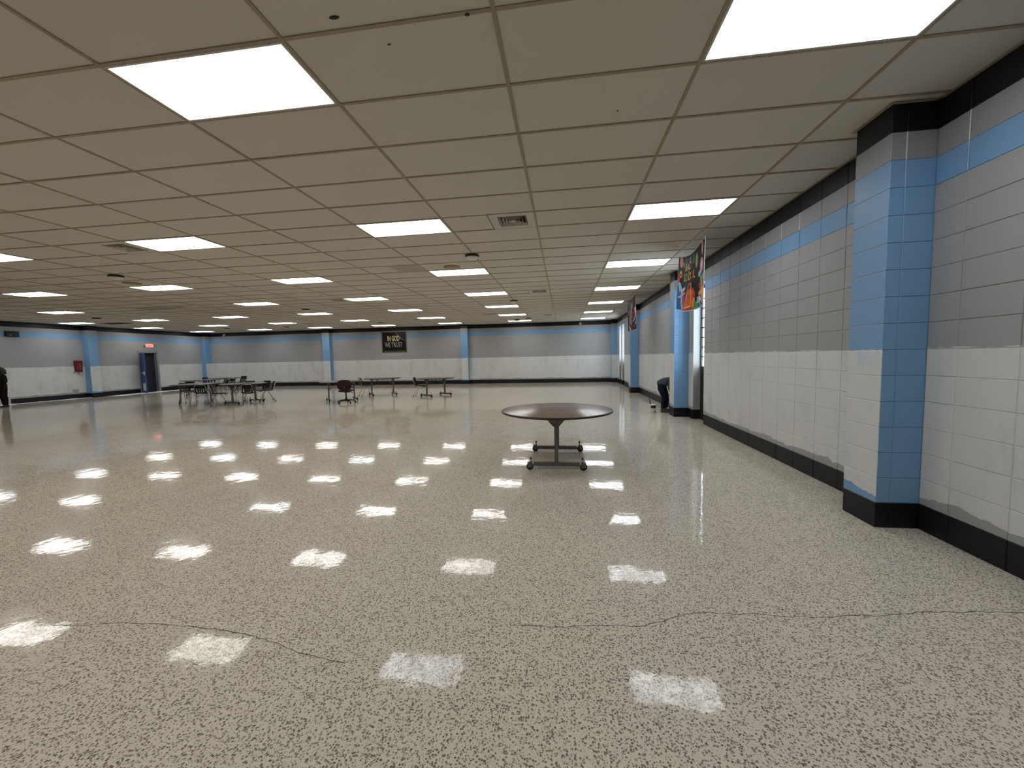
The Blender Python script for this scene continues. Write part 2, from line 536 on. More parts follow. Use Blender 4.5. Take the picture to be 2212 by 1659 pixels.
# diffuser cells: (column, row, which half of the 2x4 bay is the vent)
VENTS = [(-1, 5, 1), (-1, 15, 1), (-1, 26, 1), (-6, 5, 1), (-6, 15, 1), (-6, 26, 1), (-10, 15, 0), (-10, 26, 0), (-15, 15, 1)]
RETURNS = [(-3, 9, 1), (-3, 24, 1)]
half_cells = {(i, j): h for i, j, h in VENTS + RETURNS}
DARK = {(-8, 5): 'tile_dark', (-16, 21): 'tile_hole'}
tiles = []
for i in range(I0, I1):
    for j in range(J0, J1):
        if (i, j) in light_cells: continue
        x0, x1, y0, y1 = gx(i), gx(i + 1), gy(j), gy(j + 1)
        if (i, j) in half_cells:
            xm = (x0 + x1) / 2
            if half_cells[(i, j)] == 1: x1 = xm
            else: x0 = xm
        x0, x1 = max(x0, XL - .05), min(x1, XR + .05)
        y0, y1 = max(y0, YB - .05), min(y1, YF + .05)
        if x1 - x0 < .02 or y1 - y0 < .02: continue
        pr = project((x0 + x1) / 2, (y0 + y1) / 2, H)
        vis = pr is not None and -150 < pr[0] < 2360 and -120 < pr[1] < 1659
        tiles.append((0 if vis else 1, pr[2] if pr else 99, (i, j), (x0, x1, y0, y1)))
tiles.sort()
GAP = 0.0115
tile_mesh = {}
rest = MB()
for n, (nv, d, ij, (x0, x1, y0, y1)) in enumerate(tiles):
    if (n < 290 and not nv) or ij in DARK:
        key = (round(x1 - x0, 3), round(y1 - y0, 3), DARK.get(ij, 'tile'))
        if key not in tile_mesh:
            w, dd = key[0] / 2 - GAP + .004, key[1] / 2 - GAP + .004
            tile_mesh[key] = MB().box(-w, w, -dd, dd, 0.006, 0.02).mesh('ceiling_tile', M[key[2]])
        # tiles sit a hair unevenly in the grid
        o = link('ceiling_tile', tile_mesh[key], ceiling, ((x0 + x1) / 2, (y0 + y1) / 2, H + random.uniform(0, 0.003)))
        if key[2] == 'tile_dark': o['label'] = 'darker stained ceiling tile'
        if key[2] == 'tile_hole': o['label'] = 'nearly black ceiling tile'
    else:
        rest.box(x0 + GAP - .004, x1 - GAP + .004, y0 + GAP - .004, y1 - GAP + .004, H + 0.006, H + 0.02)
tag(rest.build('ceiling_tiles', M['tile'], ceiling), kind='stuff')
bar_y = MB().box(-.012, .012, YB, YF, 0, .022).mesh('grid_runner', M['tbar'])
for i in range(I0 + 1, I1):
    link('grid_runner', bar_y, ceiling, (gx(i), 0, H))
bar_x = MB().box(XL, XR, -.012, .012, 0.0004, .022).mesh('grid_tee', M['tbar'])
for j in range(J0 + 1, J1):
    link('grid_tee', bar_x, ceiling, (0, gy(j), H))
# scuffs left on the nearest tiles and bars
for (x, y, a, b) in [(-1.19, 2.052, .03, .012), (-.485, 2.139, .014, .011), (-.981, 2.266, .013, .005), (.427, 3.118, .009, .006)]:
    MB().lathe([(a, 0), (a * .8, .0015)], 9).build('scuff', M['crack'], ceiling, (x, y, H - .0016 if y < 2.2 and x > -.6 else H + .0042)).scale = (1, b / a, 1)

# ------------------------------------------------------------------ structure: right wall of painted blocks
OPEN = [(8.14, 8.78), (18.28, 18.91), (19.21, 19.83)]
PILL = [(3.375, 3.735), (9.09, 9.45), (14.80, 15.16)]
PX = 2.467
HEAD = 14 * COURSE
mb = MB()
REC = 0.005
ys = [YB - .3] + [v for o in OPEN for v in o] + [YF + .3]
for k in range(0, len(ys), 2):
    mb.box(XR + REC, XR + .186, ys[k], ys[k + 1], 0, H + .3)
for a, b in OPEN:
    mb.box(XR + REC, XR + .186, a, b, HEAD, H + .3)
for a, b in PILL:
    mb.box(PX + REC, XR + REC, a + REC, b - REC, 0, H)
me = mb.mesh('wall_right', [M['joint_y'], M['reveal'], M['pillar_side']])
for pl in me.polygons:
    if abs(pl.normal.y) > .9 or abs(pl.normal.z) > .9:
        pl.material_index = 2 if pl.center.x < XR else 1
wall_right = tag(link('wall_right', me), 'right block wall, half primed white under grey and blue stripes', None, None, 'structure')

def wall_block(mb, y0, y1, z0, z1, x=XR, gap=0.0022, ch=0.0032, depth=0.02):
    a0, a1, b0, b1 = y0 + gap, y1 - gap, z0 + gap, z1 - gap
    ring = lambda i, xx: [(xx, a0 + i, b0 + i), (xx, a1 - i, b0 + i), (xx, a1 - i, b1 - i), (xx, a0 + i, b1 - i)]
    vs = ring(ch, x) + ring(0, x + ch) + ring(0, x + depth)
    fs = [(0, 1, 2, 3)]
    for q in (0, 4):
        for k in range(4):
            fs.append((q + k, q + (k + 1) % 4, q + 4 + (k + 1) % 4, q + 4 + k))
    return mb.add(vs, fs)

def pillar_block(mb, x0, x1, y0, y1, z0, z1, gap=0.0022, ch=0.0032):
    """bevelled box; faces turned to +-Y take material 1"""
    bm = bmesh.new()
    bmesh.ops.create_cube(bm, size=1.0)
    for v in bm.verts:
        v.co = Vector(((x0 + x1) / 2 + v.co.x * (x1 - x0 - 2 * gap), (y0 + y1) / 2 + v.co.y * (y1 - y0), (z0 + z1) / 2 + v.co.z * (z1 - z0 - 2 * gap)))
    bmesh.ops.bevel(bm, geom=list(bm.edges), offset=ch, segments=1, affect='EDGES')
    bm.verts.index_update()
    vs = [v.co.copy() for v in bm.verts]
    for f in bm.faces:
        pass
    b = len(mb.v)
    mb.v += [tuple(v) for v in vs]
    for f in bm.faces:
        mb.f.append([b + v.index for v in f.verts])
        mb.m.append(0 if (f.normal.x < -.3 and x0 == PX) else 1)
        mb.sm.append(False)
    bm.free()

# joint positions along the wall (stack bond)
J = [4.68 + k * BL for k in range(-18, 44)]
def cols(a, b):
    c = [a] + [q for q in J if a + .06 < q < b - .06] + [b]
    return list(zip(c[:-1], c[1:]))
runs = []
edge = -1.5
for a, b in sorted([(p, 'p') for p in PILL] + [(o, 'o') for o in OPEN], key=lambda t: t[0][0]):
    runs.append((edge, a[0])); edge = a[1]
runs.append((edge, YF))
block_mesh = {}
stuff = MB()
for a, b in runs:
    for (c0, c1) in cols(a, b):
        single = 1.9 < (c0 + c1) / 2 < 8.14
        for k in range(16):
            z0, z1 = k * COURSE, (k + 1) * COURSE
            if single:
                key = round(c1 - c0, 4)
                if key not in block_mesh:
                    block_mesh[key] = wall_block(MB(), -(c1 - c0) / 2, (c1 - c0) / 2, 0, COURSE, x=0).mesh('block', M['wall_y'])
                # each block laid a hair in or out
                link('block', block_mesh[key], wall_right, (XR + random.uniform(-.0012, .0012), (c0 + c1) / 2, z0))
            else:
                wall_block(stuff, c0, c1, z0, z1)
for a, b in OPEN:                       # lintel blocks over the recesses
    for k in (14, 15):
        wall_block(stuff, a, b, k * COURSE, (k + 1) * COURSE)
tag(stuff.build('blocks', M['wall_y'], wall_right), kind='stuff')
pm1 = MB(); pillar_block(pm1, PX, PX + .105, -.18, .18, 0, COURSE)
pm2 = MB(); pillar_block(pm2, PX + .105, XR, -.18, .18, 0, COURSE)
pm1 = pm1.mesh('block', [M['pillar_y'], M['pillar_side']])
pm2 = pm2.mesh('block', [M['pillar_y'], M['pillar_side']])
pst = MB()
for n, (a, b) in enumerate(PILL):
    for k in range(16):
        if n == 0:
            link('block', pm1, wall_right, (0, (a + b) / 2, k * COURSE))
            link('block', pm2, wall_right, (0, (a + b) / 2, k * COURSE))
        else:
            pillar_block(pst, PX, PX + .105, a, b, k * COURSE, (k + 1) * COURSE)
            pillar_block(pst, PX + .105, XR, a, b, k * COURSE, (k + 1) * COURSE)
tag(pst.build('blocks', [M['pillar_y'], M['pillar_side']], wall_right), kind='stuff')

# chalk-white vertical joints left bare in the top grey course
wj = MB().box(-.0012, 0, -.0042, .0042, .002, COURSE - .002).mesh('mortar_joint', M['white_paint'])
wj2 = MB().box(-.0008, 0, -.0035, .0035, .002, COURSE - .002).mesh('mortar_joint', M['grey_joint'])
for y in (4.68 - 4 * BL, 4.68 + BL, 4.68 + 2 * BL, 4.68 + 3 * BL, 4.68 + 4 * BL):
    link('mortar_joint', wj, wall_right, (XR - .0006, y, 14 * COURSE))
link('mortar_joint', wj2, wall_right, (XR - .0006, 4.68 - 4 * BL, 13 * COURSE))
ws = MB().box(-.0042, .0042, -.0012, 0, .002, COURSE - .002).mesh('mortar_joint', M['white_paint'])
link('mortar_joint', ws, wall_right, (PX + .105, PILL[0][0] - .0005, 14 * COURSE))
ws2 = MB().box(-.0035, .0035, -.0008, 0, .002, COURSE - .002).mesh('mortar_joint', M['grey_joint'])
link('mortar_joint', ws2, wall_right, (PX + .105, PILL[0][0] - .0005, 13 * COURSE))

# windows in the recesses of the right wall
for n, (a, b) in enumerate(OPEN):
    X0, X1 = 2.93, 2.96
    mb = MB()
    fw = 0.05
    mb.box(X0, X1, a, a + fw, 0, HEAD).box(X0, X1, b - fw, b, 0, HEAD)
    mb.box(X0, X1, a + fw, b - fw, HEAD - .07, HEAD).box(X0, X1, a + fw, b - fw, 1.09, 1.15)
    w = tag(mb.build('window_%d' % (n + 1), M['frame_dark']), 'tall narrow dark-framed louvre window in a wall recess', None, None, 'structure')
    MB().box(X0 + .008, X1 - .006, a + fw, b - fw, 0, 1.09).build('lower_panel', M['frame_dark'], w)
    z = 1.15
    top = HEAD - .07
    npane = 8
    hp = (top - z) / npane
    pm = MB().box(0, .006, a + fw, b - fw, .012, hp - .012).mesh('pane', M['glass'])
    bmesh_ = MB().box(-.008, .012, a + fw, b - fw, -.012, .012).mesh('glazing_bar', M['frame_dark'])
    for k in range(npane):
        link('pane', pm, w, (X0 + .023, 0, z + k * hp))
        if k: link('glazing_bar', bmesh_, w, (X0 + .018, 0, z + k * hp))

# ------------------------------------------------------------------ structure: far wall, left wall, front wall
def face_wall(name, boxes, mats, rule, label):
    mb = MB()
    for q in boxes: mb.box(*q)
    me = mb.mesh(name, mats)
    for pl in me.polygons: pl.material_index = rule(pl)
    return tag(link(name, me), label, None, None, 'structure')
wall_far = face_wall('wall_far', [(XL - .3, XR + .34, YF, YF + .3, 0, H + .3)], [M['wall_x']], lambda p: 0,
                     'far block wall, primed white below and grey above with a blue stripe')
def pilaster(parent, x0, x1, y0, y1, front, mats):
    mb = MB().box(x0, x1, y0, y1, 0, H)
    me = mb.mesh('pilaster', mats)
    for pl in me.polygons:
        n = pl.normal
        pl.material_index = 0 if (abs(n.y) > .9 if front == 'y' else abs(n.x) > .9) else 1
    return link('pilaster', me, parent)
for x0, x1 in [(-13.77, -13.33), (-5.56, -5.18), (2.50, XR)]:
    pilaster(wall_far, x0, x1, YF - .3, YF, 'y', [M['pillar_x'], M['pillar_side_y']])
DY0, DY1, DZ = 17.18, 18.02, 2.06
wall_left = face_wall('wall_left', [(XL - .2, XL, YB - .3, DY0, 0, H + .3), (XL - .2, XL, DY1, YF + .3, 0, H + .3), (XL - .2, XL, DY0, DY1, DZ, H + .3)],
                      [M['wall_left'], M['door_frame']], lambda p: 1 if (abs(p.normal.y) > .9 or p.normal.z < -.9) else 0,
                      'left block wall, primed white below and grey above')
for y0, y1 in [(20.62, YF), (14.86, 15.24), (9.1, 9.48), (3.36, 3.74)]:
    pilaster(wall_left, XL, XL + .3, y0, y1, 'x', [M['pillar_left'], M['pillar_side']])
MB().box(XL, XL + .012, 11.2, 12.38, 0, .30).build('primed_panel', cmat('panel_grey', (.42, .42, .44)), wall_left)
MB().box(XL, XL + .006, 14.34, 14.56, .22, .42).build('unprimed_patch', M['grey_patch'], wall_left)
wall_front = face_wall('wall_front', [(XL - .3, XR + .34, YB - .3, YB, 0, H + .3)], [M['wall_x']], lambda p: 0,
                       'block wall behind the camera')
# white joints at the top of the far and left walls
jm = MB().box(-.004, .004, -.002, 0, 0, COURSE).mesh('mortar_joint', M['grey_joint'])
for x in (-20.9, -20.1, -19.3, -12.9, -12.5, -11.7, -5.75, -6.2, -4.6, -3.0, 1.2):
    link('mortar_joint', jm, wall_far, (x, YF, 14 * COURSE))

# trim: ceiling edge angle along the right wall
mb = MB()
edge = YB
for a, b in PILL:
    mb.box(XR - .022, XR, edge, a, H - .003, H + .002)
    mb.box(PX - .022, PX, a - .022, b + .022, H - .003, H + .002)
    mb.box(PX, XR, a - .022, a, H - .003, H + .002)
    mb.box(PX, XR, b, b + .022, H - .003, H + .002)
    edge = b
mb.box(XR - .022, XR, edge, YF, H - .003, H + .002)
tag(mb.build('trim_1', M['tbar']), 'thin metal wall angle between ceiling and right wall', None, None, 'structure')
# door in the left wall, standing open to a dark room
mb = MB()
mb.box(XL - .01, XL + .03, DY0 - .06, DY0, 0, DZ + .13).box(XL - .01, XL + .03, DY1, DY1 + .1, 0, DZ + .13).box(XL - .01, XL + .03, DY0, DY1, DZ, DZ + .13)
door = tag(mb.build('door_1', M['door_frame']), 'dark blue door with grey frame under the exit sign', None, None, 'structure')
MB().box(XL - .19, XL - .145, DY0, DY1, 0, DZ).build('dark_room_sheet', M['room_dark'], door)  # flat navy-black sheet, painted as the darkness of the room beyond
leaf = MB().box(-.02, .02, 0, .84, .01, DZ - .01).build('door_leaf', M['door_blue'], door, (XL + .055, DY0 + .03, 0), -math.radians(120))
MB().box(.02, .05, .1, .78, .98, 1.05).box(.02, .06, .68, .80, .93, 1.10).build('push_bar', M['chrome'], leaf)
MB().box(.02, .024, .12, .72, .12, .50).build('kick_plate', M['white_paint'], leaf)

# ------------------------------------------------------------------ ceiling lights
ORD = ['first', 'second', 'third', 'fourth', 'fifth', 'sixth', 'seventh', 'eighth', 'ninth']
lw, ld = TW / 2 - .012, TD / 2 - .012
fm = MB()
fm.box(-lw, lw, -ld, -ld + .014, -.001, .05).box(-lw, lw, ld - .014, ld, -.001, .05)
fm.box(-lw, -lw + .014, -ld + .014, ld - .014, -.001, .05).box(lw - .014, lw, -ld + .014, ld - .014, -.001, .05)
frame_me = fm.mesh('frame', M['lamp_frame'])
lens_me = {}
for k in ('lamp_cool', 'lamp_neutral', 'lamp_warm', 'lamp_off'):
    lens_me[k] = MB().add([(-lw + .013, -ld + .013, .006), (lw - .013, -ld + .013, .006), (lw - .013, ld - .013, .006), (-lw + .013, ld - .013, .006)], [(0, 3, 2, 1)]).mesh('diffuser', M[k])
house_me = MB().box(-lw, lw, -ld, ld, .05, .12).mesh('housing', M['lamp_frame'])
rl = random.Random(3)
for ci, i in enumerate(LIGHT_COLS):
    seen = 0
    for j in LIGHT_ROWS:
        if (i, j) not in light_cells: continue
        x, y = gx(i + .5), gy(j + .5)
        pr = project(x, y, H)
        vis = pr is not None and -60 < pr[0] < 2270 and -60 < pr[1] < 1659
        off = (i, j) == (-11, 15)
        if vis:
            seen += 1
            if off:
                lab = 'unlit ceiling panel with a dull brown lens, in the fifth row from the right wall'
            else:
                far = ', its last one' if j == 30 else ''
                lab = 'lit ceiling panel, %s from the camera in the %s row from the right wall' % (ORD[seen - 1], ORD[ci])
        else:
            lab = 'lit ceiling panel outside the picture'
        o = empty('ceiling_light', (x, y, H), 0, lab, 'light', 'recessed ceiling lights')
        if off: kind = 'lamp_off'
        elif i == 1: kind = 'lamp_cool'
        elif i == -2: kind = 'lamp_neutral' if j < 5 else 'lamp_cool' if j == 5 else 'lamp_neutral'
        elif i <= -14: kind = rl.choice(['lamp_cool', 'lamp_neutral', 'lamp_cool'])
        elif i == -5: kind = 'lamp_warm' if j <= 5 else 'lamp_neutral'
        else: kind = rl.choice(['lamp_neutral', 'lamp_cool', 'lamp_neutral'])
        link('frame', frame_me, o)
        link('diffuser', lens_me[kind], o)
        link('housing', house_me, o)

# ------------------------------------------------------------------ vents, returns, speakers, detectors
hw = TW / 4 - .008
hd = TD / 2 - .008
def make_vent():
    root = empty('ceiling_vent')
    p = MB()
    R = .19
    p.box(-hw, -R, -hd, hd, .0, .012).box(R, hw, -hd, hd, .0, .012)
    p.box(-R, R, -hd, -R, .0, .012).box(-R, R, R, hd, .0, .012)
    p.build('face_plate', M['vent'], root)
    MB().box(-R, R, -R, R, .05, .06).build('throat', M['vent_dark'], root)
    for k in range(4):
        a, b = R - .010 - k * .043, R - .026 - k * .043
        zz = -.004
        v = MB()
        # one square cone of the louvre
        q = [(a, a), (-a, a), (-a, -a), (a, -a)]
        r = [(b, b), (-b, b), (-b, -b), (b, -b)]
        vs = [(x, y, zz) for x, y in q] + [(x, y, .032) for x, y in r] + [(x * 1.0 - .003 * (1 if x > 0 else -1), y - .003 * (1 if y > 0 else -1), zz) for x, y in q]
        fs = []
        for m in range(4):
            n = (m + 1) % 4
            fs += [(m, n, 4 + n, 4 + m), (8 + m, 8 + n, 4 + n, 4 + m), (m, n, 8 + n, 8 + m)]
        v.add(vs, fs)
        v.build('louvre', M['vent'], root)
    MB().box(-.026, .026, -.026, .026, -.002, .006).build('centre_plate', M['vent'], root)
    return root
vent0 = make_vent()
vlab = {(-1, 5): 'square louvred ceiling vent nearest the camera, right of the nearer lights',
        (-1, 15): 'small-looking ceiling vent straight ahead, second in its line',
        (-1, 26): 'farthest ceiling vent straight ahead near the far wall',
        (-6, 5): 'square ceiling vent touching the left end of a warm lit panel',
        (-6, 15): 'ceiling vent touching a lit panel in the third row from the right wall',
        (-6, 26): 'ceiling vent in front of the banner wall, beside the third row of lights',
        (-10, 15): 'dark ceiling vent beside the unlit panel',
        (-10, 26): 'ceiling vent near the far wall left of the framed banner',
        (-15, 15): 'leftmost ceiling vent, touching a lit panel by the left wall'}
for n, (i, j, h) in enumerate(VENTS):
    o = vent0 if n == 0 else copy_tree(vent0)
    o.location = (gx(i + .25 + .5 * h), gy(j + .5), H)
    tag(o, vlab[(i, j)], 'vent', 'square ceiling vents')
for n, (i, j, h) in enumerate(RETURNS):
    o = empty('return_grille', (gx(i + .25 + .5 * h), gy(j + .5), H), 0,
              ['flat grey return grille between two nearer rows of lights', 'flat grey return grille far back by the second row of lights'][n], 'vent', 'flat return grilles')
    MB().box(-hw, hw, -hd, hd, .004, .014).build('panel', M['return'], o)
    for k in range(9):
        MB().box(-hw + .03, hw - .03, -hd + .04 + k * .053, -hd + .062 + k * .053, .0, .005).build('slat', M['return'], o)

# round speakers flush in tiles
for n, (i, j) in enumerate([(-1.52, 9.62), (-7.53, 9.42)]):
    o = empty('ceiling_speaker', (gx(i), gy(j), H), 0,
              ['round tan ceiling speaker beside the second row of lights', 'round tan ceiling speaker on the left side of the ceiling'][n], 'speaker', 'round ceiling speakers')
    MB().lathe([(.165, .006), (.165, -.004), (.15, -.008)], 32).build('rim', M['tan'], o)
    MB().lathe([(.148, -.007), (.10, -.013), (.02, -.015)], 32).build('grille', M['tan'], o)

# ceiling detectors: dark base with a white cap below
DET = [(-1.02, 8.2, 'nearest round ceiling detector, white with a dark base'),
       (-7.08, 8.17, 'dark round ceiling detector left of the second light row, near the tan speaker'),
       (-1.0, 18.07, 'round ceiling detector straight ahead beyond the nearest one'),
       (-7.03, 18.15, 'round ceiling detector above the maroon office chair'),
       (-14.17, 18.23, 'round ceiling detector by the left wall near the nearly black tile'),
       (-1.03, 28.23, 'right one of the two ceiling detectors in front of the far wall'),
       (-1.53, 29.06, 'left one of the two ceiling detectors in front of the far wall'),
       (-7.0, 27.75, 'round ceiling detector just above the framed banner'),
       (-11.45, 28.5, 'round ceiling detector near the far wall, left of the banner'),
       (-14.19, 28.3, 'round ceiling detector near the far left corner')]
db = MB().lathe([(.11, 0), (.125, -.012), (.125, -.030), (.10, -.034)], 24).mesh('base', M['black_plastic'])
dc = MB().lathe([(.10, -.032), (.115, -.040), (.105, -.062), (.07, -.074), (.01, -.078)], 24).mesh('cap', M['white_plastic'])
for i, j, lab in DET:
    o = empty('ceiling_detector', (gx(i), gy(j), H), 0, lab, 'detector', 'round ceiling detectors')
    link('base', db, o); link('cap', dc, o)

# small cameras at the top of the far wall
for n, x in enumerate((.92, -20.3)):
    o = empty('security_camera', (x, YF, H - .12), 0, ['small white camera high on the far wall near the right corner', 'small white camera high on the far wall near the left corner'][n], 'camera', 'wall cameras')
    MB().box(-.05, .05, -.03, 0, -.05, .05).build('mount', M['white_plastic'], o)
    MB().ball((0, -.08, -.02), .062, 16, 10).build('dome', M['white_plastic'], o)
    MB().lathe([(.025, -.15), (.025, -.13)], 12, (0, 0, -.02), axis='y').build('lens', M['black_plastic'], o)

# ------------------------------------------------------------------ tables
TZ = 0.705
def make_caster(parent, x, y, s):
    c = empty_part = None
    f = MB()
    f.box(x - .022, x - .018, y - .03, y + .03, .035, .095).box(x + .018, x + .022, y - .03, y + .03, .035, .095)
    f.box(x - .022, x + .022, y - .03, y + .03, .092, .098)
    cs = f.build('caster', M['steel'], parent)
    MB().lathe([(.038, -.015), (.045, -.010), (.045, .010), (.038, .015)], 20, (x, y, .045), axis='x').build('wheel', M['rubber'], cs)
    MB().tube([(x, y - s * .012, .096), (x, y - s * .012, .135)], .011, 8).build('stem', M['chrome'], cs)
    MB().lathe([(.013, .134), (.012, .150), (.005, .162)], 10, (x, y - s * .012, 0)).build('stem_cap', M['black_plastic'], cs)
    return cs
def make_table():
    root = empty('folding_table')
    top = MB().lathe([(.743, TZ - .022), (.745, TZ), (.74, TZ + .001)], 72).build('table_top', M['laminate'], root)
    MB().lathe([(.744, TZ - .026), (.752, TZ - .022), (.752, TZ - .004), (.744, TZ + .0005)], 72, caps=False).build('edge_band', M['edge_black'], top)
    MB().lathe([(.72, TZ - .032), (.74, TZ - .024)], 48).build('underside', M['under'], root)
    for s in (-1, 1):
        x = s * .435
        MB().prism([(-.13, TZ - .03), (.13, TZ - .03), (.13, TZ - .05), (.036, TZ - .155), (-.036, TZ - .155), (-.13, TZ - .05)], (x - .03, x + .03), 'x').build('gusset', M['steel'], root)
        MB().tube([(x, 0, TZ - .15), (x + s * .012, 0, .07)], .024, 4, square=True).build('post', M['steel'], root)
        MB().tube([(x + s * .012, -.29, .07), (x + s * .012, .29, .07)], .024, 4, square=True).build('foot_bar', M['steel'], root)
        make_caster(root, x + s * .045, -.335, -1)
        make_caster(root, x + s * .045, .335, 1)
        MB().tube([(x - s * .015, 0, .42), (s * .16, 0, TZ - .05)], .012, 6).build('brace', M['steel'], root)
        MB().box(s * .30 - .012, s * .30 + .012, -.35, .35, TZ - .055, TZ - .03).build('cross_rail', M['steel'], root)
        MB().lathe([(.012, TZ - .06), (.012, TZ - .03)], 8, (.0, s * .42, 0)).build('stop_peg', M['black_plastic'], root)
    MB().tube([(-.10, 0, TZ - .04), (0, 0, TZ - .105), (.10, 0, TZ - .04)], .012, 6).build('hinge_link', M['steel'], root)
    return root
table0 = make_table()
TABLES = [((-.10, 5.28), 90, 'round brown folding table on wheels standing alone in the foreground'),
          ((-4.87, 14.28), 56, 'round folding table right of the framed banner, one chair at its left'),
          ((-7.24, 14.70), 40, 'round folding table below the framed banner, one chair at its left'),
          ((-7.89, 12.85), 40, 'round folding table behind the maroon office chair'),
          ((-11.28, 12.30), 80, 'round folding table at the right of the left table group'),
          ((-13.28, 12.34), 48, 'round folding table at the near left of the left table group'),
          ((-16.35, 15.45), 40, 'round folding table at the back left of the left table group'),
          ((-16.90, 17.30), 30, 'farthest round folding table of the left table group, before the corner')]
for n, ((x, y), a, lab) in enumerate(TABLES):
    o = table0 if n == 0 else copy_tree(table0)
    o.location = (x, y, 0)
    o.rotation_euler = (0, 0, math.radians(a))
    if n: o.scale = (.96, .96, 1)
    tag(o, lab, 'table', 'round folding tables')

# ------------------------------------------------------------------ school chairs (front is +y)
def make_chair():
    root = empty('school_chair')
    def seat(u, v):
        x = (u - .5) * .42
        y = -.19 + v * .40
        z = .405 + .02 * ((u - .5) * 2) ** 2 - .035 * max(0, v - .75) ** 1.5 * 4 + .012 * math.cos(v * 3.0)
        return (x * (1 - .10 * (1 - v)), y, z)
    s = MB(); s.smooth = True
    s.grid(seat, 10, 10)
    s.grid(lambda u, v: tuple(a + b for a, b in zip(seat(u, v), (0, 0, -.012))), 10, 10)
    rim = [(k / 10, 0) for k in range(10)] + [(1, k / 10) for k in range(10)] + [(1 - k / 10, 1) for k in range(10)] + [(0, 1 - k / 10) for k in range(10)]
    vs = [seat(*q) for q in rim] + [tuple(a + b for a, b in zip(seat(*q), (0, 0, -.012))) for q in rim]
    n = len(rim)
    s.add(vs, [(k, (k + 1) % n, n + (k + 1) % n, n + k) for k in range(n)])
    s.build('seat', M['navy_plastic'], root)
    # backrest with four upright slots low in the shell
    def bk(u, w, t):
        x = (u - .5) * (.40 - .03 * w)
        z = .43 + w * .30
        y = -.19 - .085 * w + .035 * ((u - .5) * 2) ** 2 + t
        if w > .9: x *= 1 - .10 * ((w - .9) / .1) ** 2
        return (x, y, z)
    b = MB()
    NU, NW = 18, 10
    slots = {3, 4, 7, 8, 9 + 0, 13, 14}
    slot_cols = {3, 6, 11, 14}
    hole = lambda i, j: (i in slot_cols or i - 1 in slot_cols) and 1 <= j <= 4 if False else (i in (3, 4, 7, 10, 13, 14) and 1 <= j <= 4)
    cells = [(i, j) for i in range(NU) for j in range(NW) if not hole(i, j)]
    cs = set(cells)
    for i, j in cells:
        q = [(i / NU, j / NW), ((i + 1) / NU, j / NW), ((i + 1) / NU, (j + 1) / NW), (i / NU, (j + 1) / NW)]
        F = [bk(*a, .007) for a in q]; B = [bk(*a, -.007) for a in q]
        fs = [(0, 1, 2, 3), (7, 6, 5, 4)]
        for k, (di, dj) in enumerate([(0, -1), (1, 0), (0, 1), (-1, 0)]):
            if (i + di, j + dj) not in cs:
                k2 = (k + 1) % 4
                fs.append((k, k2, 4 + k2, 4 + k))
        b.add(F + B, fs)
    b.build('backrest', M['navy_plastic'], root)
    # bent chrome tube round the back
    pts = [(-.165, -.165, .42), (-.172, -.215, .52), (-.168, -.262, .66), (-.14, -.283, .705), (0, -.292, .712), (.14, -.283, .705), (.168, -.262, .66), (.172, -.215, .52), (.165, -.165, .42)]
    MB().tube(pts, .009, 7).build('back_frame', M['chrome'], root)
    for sx in (-1, 1):
        for sy in (-1, 1):
            lg = MB().tube([(sx * .15, sy * .02, .385), (sx * .165, sy * .06, .37), (sx * .215, sy * .235 - .01, .012)], .0105, 7).build('leg', M['chrome'], root)
            MB().lathe([(.014, 0), (.015, .02), (.011, .03)], 8, (sx * .216, sy * .238 - .01, 0)).build('foot_cap', M['black_plastic'], lg)
        MB().box(sx * .15 - .012, sx * .15 + .012, -.15, .12, .378, .394).build('seat_rail', M['chrome'], root)
    return root
chair0 = make_chair()
def face(ax, ay):
    return math.atan2(ay, ax) - math.pi / 2
CHAIRS = [(-5.46, 14.22, face(1, .12), 'dark school chair at the left of the table right of the banner'),
          (-7.92, 14.66, face(.7, .75), 'dark school chair at the left of the table below the banner'),
          (-10.81, 12.80, face(-.60, -.62), 'dark school chair at the right end of the left table group, facing left'),
          (-11.32, 13.22, face(-.05, -1), 'dark school chair behind the right table of the left group, right one of two'),
          (-11.86, 13.22, face(.6, -.8), 'dark school chair behind the right table of the left group, left one of two'),
          (-10.66, 11.78, face(-.55, .75), 'dark school chair before the right table of the left group, its back turned'),
          (-11.70, 11.72, face(.62, .70), 'dark school chair seen from the side between the two near tables of the left group'),
          (-12.54, 11.86, face(-.6, .7), 'dark school chair in front of the near left table, back to the camera'),
          (-14.02, 12.72, face(.92, -.3), 'leftmost dark school chair of the left table group'),
          (-15.78, 14.48, face(-.65, .75), 'dark school chair in front of the back left table, half hidden by the near table'),
          (-15.42, 15.62, face(-1, -.15), 'dark school chair at the right of the back left table'),
          (-15.98, 16.66, face(-.8, .6), 'dark school chair in front of the farthest table'),
          (-16.85, 18.22, face(.1, -1), 'dark school chair behind the farthest table, highest in view'),
          (-17.95, 17.45, face(1, -.1), 'dark school chair at the left of the farthest table by the corner pillar')]
for n, (x, y, a, lab) in enumerate(CHAIRS):
    o = chair0 if n == 0 else copy_tree(chair0)
    o.location = (x, y, 0)
    o.rotation_euler = (0, 0, a)
    o.scale = (.85, 1, 1)
    tag(o, lab, 'chair', 'dark school chairs')

